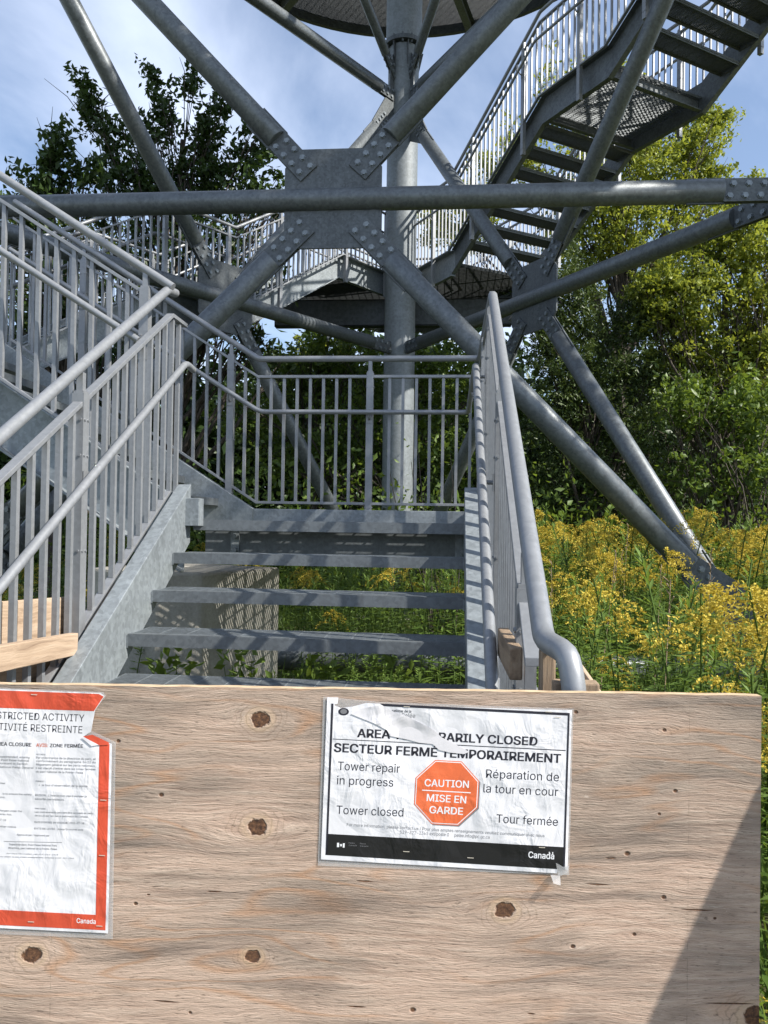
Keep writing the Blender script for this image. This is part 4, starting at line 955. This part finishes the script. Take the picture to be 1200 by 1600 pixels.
# ------------------------------------------------------------------ goldenrod
def rod_template(seed, flower=True, H=1.2):
    rng = np.random.default_rng(seed); v = []; f = []; tint = []; mi = []
    def quad(c, a, b, L, W, t_, m_, nrm=None):
        o = len(v); a = a/np.linalg.norm(a); b = b-a*(a @ b); b = b/(np.linalg.norm(b)+1e-9); n = np.cross(a, b)
        v.extend([c, c+a*L*.5+b*W*.5+n*W*.15, c+a*L, c+a*L*.5-b*W*.5+n*W*.15]); f.extend([(o, o+1, o+2), (o, o+2, o+3)]); tint.extend([t_]*4); mi.extend([m_]*2)
    lean = V(rng.normal()*.08, rng.normal()*.08, 1)
    sp = lambda t_: V(lean[0]*H*t_**2, lean[1]*H*t_**2, H*t_)
    # stem as a thin three-sided prism
    for i in range(4):
        p, q = sp(i/4), sp((i+1)/4); o = len(v); r = .0042
        for c in (p, q): v.extend([c+V(r, 0, 0), c+V(-r*.5, r*.87, 0), c+V(-r*.5, -r*.87, 0)])
        for j in range(3): a, b = o+j, o+(j+1) % 3; f.extend([(a, b, b+3), (a, b+3, a+3)]); mi.extend([0, 0])
        tint.extend([.35]*6)
    nl = 40
    for i in range(nl):
        t_ = .22+.70*i/nl; an = i*2.4+rng.normal()*.3; e = V(math.cos(an), math.sin(an), .45-rng.random()*.7)
        L = (.135-.06*t_)*(.8+.5*rng.random()); quad(sp(t_), e, V(-math.sin(an), math.cos(an), rng.normal()*.3), L, L*.21, np.clip(rng.normal(.5, .25), 0, 1), 0)
    if flower:
        side = rng.random()*6.28
        nb = rng.integers(9, 15)
        for i in range(nb):
            t_ = .84+.16*i/nb; an = side+rng.normal()*1.0; ln = (.27-.17*i/nb)*(.6+.7*rng.random()); e = V(math.cos(an), math.sin(an), .0)
            k = 13
            for j in range(k):
                s_ = (j+.5)/k; w_ = ln*(.95*s_-1.2*s_*s_); c = sp(t_)+e*ln*s_+V(0, 0, w_)
                for _ in range(4):
                    a = e*.9+rng.normal(size=3)*.7+V(0, 0, .25); quad(c+rng.normal(size=3)*V(.006, .006, .0045), a, rng.normal(size=3), .0155, .009, np.clip(rng.normal(.55, .3), 0, 1), 1)
    else:
        for i in range(16):
            t_ = .85+.15*i/16; an = rng.random()*6.28; quad(sp(t_), V(math.cos(an), math.sin(an), .9), V(-math.sin(an), math.cos(an), 0), .06, .012, .9, 0)
    return np.array(v), np.array(f), np.array(tint), np.array(mi)
TPL = [rod_template(100+i, True) for i in range(7)] + [rod_template(200+i, False) for i in range(3)]
def split_tpl(T):
    v, f, ti, mi = T; out_ = []
    for k, (nm, mt) in enumerate((('foliage', L_ROD), ('flower_plume', L_FLOWER))):
        ff = f[mi == k]
        if not len(ff): out_.append(None); continue
        ids, inv = np.unique(ff, return_inverse=True); out_.append(raw_mesh(nm, v[ids], inv.reshape(-1, 3), mt, ti[ids]))
    return out_
SPL = [split_tpl(T) for T in TPL]
rng = np.random.default_rng(77)
def ok_spot(x, y):
    if y < 1.95 and -1.80 < x < .34: return False
    if math.hypot(x-CC[0], y-CC[1]) < .35 or math.hypot(x-CB[0], y-CB[1]) < .5: return False
    if -1.9 < x < -1.1 and .3 < y < 2.2: return False
    q = V(x, y, 0)-BC
    if q @ BN > -.18 and -2.5 < q @ BX < .05: return False
    if abs(q @ BN) < .12 and q @ BX < .3: return False
    return True
spots = []
def scatter(x0, x1, y0, y1, dens, hmin, hmax, pf):
    n = int((x1-x0)*(y1-y0)*dens)
    for _ in range(n):
        x, y = x0+(x1-x0)*rng.random(), y0+(y1-y0)*rng.random()
        hm = .12*math.sin(x*2.3+y*.9)+.08*math.sin(y*3.7-x*1.9)
        if -1.8 < x < .4 and y < 6.5: pf = .16
        if ok_spot(x, y) and not (1.75 < x < 2.75 and 1.2 < y < 3.1 and rng.random() < .75): spots.append((x, y, hmin+(hmax-hmin)*rng.random()+.03*max(0, y)+(hm if hmin > .6 else 0), rng.random() < pf*min(1., max(.12, .62+.6*math.sin(x*1.9+y*1.3+1)+.3*math.sin(y*3.1-x)))))
scatter(.40, 3.2, -1.9, 2.0, 29, .62, 1.24, .52)
scatter(.40, 5.5, 2.0, 7.0, 21, .78, 1.50, .52)
scatter(.6, 9.0, 7.0, 10.5, 13, .95, 1.55, .7)
scatter(3.2, 6.5, -1.0, 2.0, 12, .85, 1.15, 1.)
scatter(.72, 1.5, -3.3, -1.9, 9, .35, .75, .6)
scatter(-1.6, .3, 2.0, 6.5, 20, .75, 1.05, .55)
scatter(-5.5, -1.9, -1.5, 8., 9, .7, 1.1, .45)
scatter(-1.7, .4, 6.5, 9.5, 8, .9, 1.25, .5)
# low leafy weeds under the open stairs
for _ in range(70):
    spots.append((-1.45+1.45*rng.random(), .2+1.7*rng.random(), .25+.35*rng.random(), False))
spots.sort(key=lambda s_: (s_[0]-CAM_POS[0])**2+(s_[1]-CAM_POS[1])**2)
def in_view(x, y, h_):
    d = V(x, y, h_)-CAM_POS; D = d @ CF
    return D > .3 and abs((d @ CR)/D) < .5 and ((d @ CU)/D) > -.24
single = [s_ for s_ in spots if s_[2] > .75 and in_view(*s_[:3])][:240]; ids = set(id(s_) for s_ in single)
for x, y, h_, fl_ in single:
    k = rng.integers(0, 7) if fl_ else 7+rng.integers(0, 3); F, P_ = SPL[k]; sc = h_/1.2
    Mx = Matrix.Translation((x, y, 0)) @ Matrix.Rotation(rng.random()*6.28, 4, 'Z') @ Matrix.Diagonal((max(sc, .8)*1.05, max(sc, .8)*1.05, sc, 1))
    e = bpy.data.objects.new('goldenrod', None); COL.objects.link(e); e.location = (x, y, 0)
    zone = ('close beside the right handrail foot' if x < 1.0 and y < 0 else 'just above the plywood edge' if y < 0 and x > .3 else 'in the middle of the meadow' if y < 2.3 and x > .3 else 'around the right tower legs' if x > 1.7 and y < 5 else 'at the back below the trees' if x > .3 else 'seen through the open risers' if x > -1.9 else 'behind the left railings')
    if fl_: tag(e, 'goldenrod with an arching yellow plume '+zone, 'goldenrod', 'flowering goldenrod '+zone)
    else: tag(e, 'green goldenrod stem not yet in flower '+zone, 'goldenrod', 'green goldenrod '+zone)
    put('foliage', F, e, mat=None).matrix_world = Mx if False else Mx
    e.children[0].matrix_parent_inverse = world_of(e).inverted(); e.children[0].matrix_basis = Mx
    if P_ is not None:
        o = put('flower_plume', P_, e); o.matrix_basis = Mx; o['kind'] = 'stuff'
rest = [s_ for s_ in spots if id(s_) not in ids]
VV, FF, TT, MI = [], [], [], []; off = 0
for x, y, h_, fl_ in rest:
    v, f, ti, mi = TPL[rng.integers(0, 7) if fl_ else 7+rng.integers(0, 3)]; a = rng.random()*6.28; sc = h_/1.2; sx = max(sc, .8)*1.05
    c, s_ = math.cos(a)*sx, math.sin(a)*sx
    w_ = np.stack([v[:, 0]*c-v[:, 1]*s_+x, v[:, 0]*s_+v[:, 1]*c+y, v[:, 2]*sc], 1)
    VV.append(w_); FF.append(f+off); TT.append(np.clip(ti+rng.normal()*.12, 0, 1)); MI.append(mi); off += len(v)
o = put('goldenrod_meadow', raw_mesh('goldenrod_meadow', np.concatenate(VV), np.concatenate(FF), [L_ROD, L_FLOWER], np.concatenate(TT), np.concatenate(MI)))
tag(o, 'dense meadow of goldenrod around the foot of the tower', 'meadow', kind='stuff')
# dead brown stalks and tall bare stems among the flowers
m = MB(); r3 = np.random.default_rng(9)
for k in range(34):
    x, y = .5+4.5*r3.random(), -1.5+7*r3.random()
    if not ok_spot(x, y): continue
    h_ = 1.0+.6*r3.random(); q = V(x, y, 0); e = q+V(r3.normal()*.12, r3.normal()*.12, h_)
    m.tube([q, (q+e)/2+r3.normal(size=3)*.02, e], [.004, .003, .0015], 4)
    for j in range(9): a_ = e-V(0, 0, .02+.03*j); m.tube([a_, a_+V(r3.normal()*.018, r3.normal()*.018, .03)], [.002, .004], 3)
tag(m.build('dead_stalks', M_OLDLUM), 'dry brown stalks standing among the goldenrod', 'stalks', kind='stuff')
# grass blades and low herbs
n = 34000; X = -6+15*rng.random(n); Y = -3.4+12*rng.random(n)
keep = np.array([ok_spot(x, y) or (-1.5 < x < .1 and y > .1) for x, y in zip(X, Y)]); X, Y = X[keep], Y[keep]; n = len(X)
hh = .12+.35*rng.random(n)**2+.25*(X > .3)*rng.random(n); P = np.stack([X, Y, hh/2], 1); ax = np.tile(V(0, 0, 1), (n, 1))+rng.normal(size=(n, 3))*.3
me = leaf_mesh('grass', P, hh, .012+.01*rng.random(n), L_ROD, rng.random(n), axis=ax, droop=0, rng=rng)
tag(put('grass', me), 'rough grass and low herbs between the goldenrod stems', 'grass', kind='stuff')
# broad-leaved weeds growing up between the lowest treads
for k, (px, py, D, lb) in enumerate(((262, 1035, 4.0, 'broad-leaved weed beside the left stringer under the treads'), (375, 1040, 4.05, 'broad-leaved weed in front of the concrete pier'), (505, 1058, 3.7, 'spiky green weed poking through below the lowest visible tread'), (610, 1050, 3.9, 'drooping weed left of centre under the lowest tread'))):
    p = at(px, py, D); root = thing('weed', lb, 'weed', (p[0], p[1], 0)); n = 46; r2 = np.random.default_rng(40+k)
    P = p+r2.normal(size=(n, 3))*np.array([.075, .06, .075]); L = .055+.035*r2.random(n)
    put('leaves', leaf_mesh('leaves', P, L, L*.45, L_MID, .4+.6*r2.random(n), rng=r2), root)
    m = MB()
    for i in range(5):
        q = P[i*7]; m.tube([V(p[0], p[1], 0), (V(p[0], p[1], 0)+q)/2+V(.02, .02, 0), q], [.005, .004, .002], 4)
    m.build('stems', L_ROD, root)
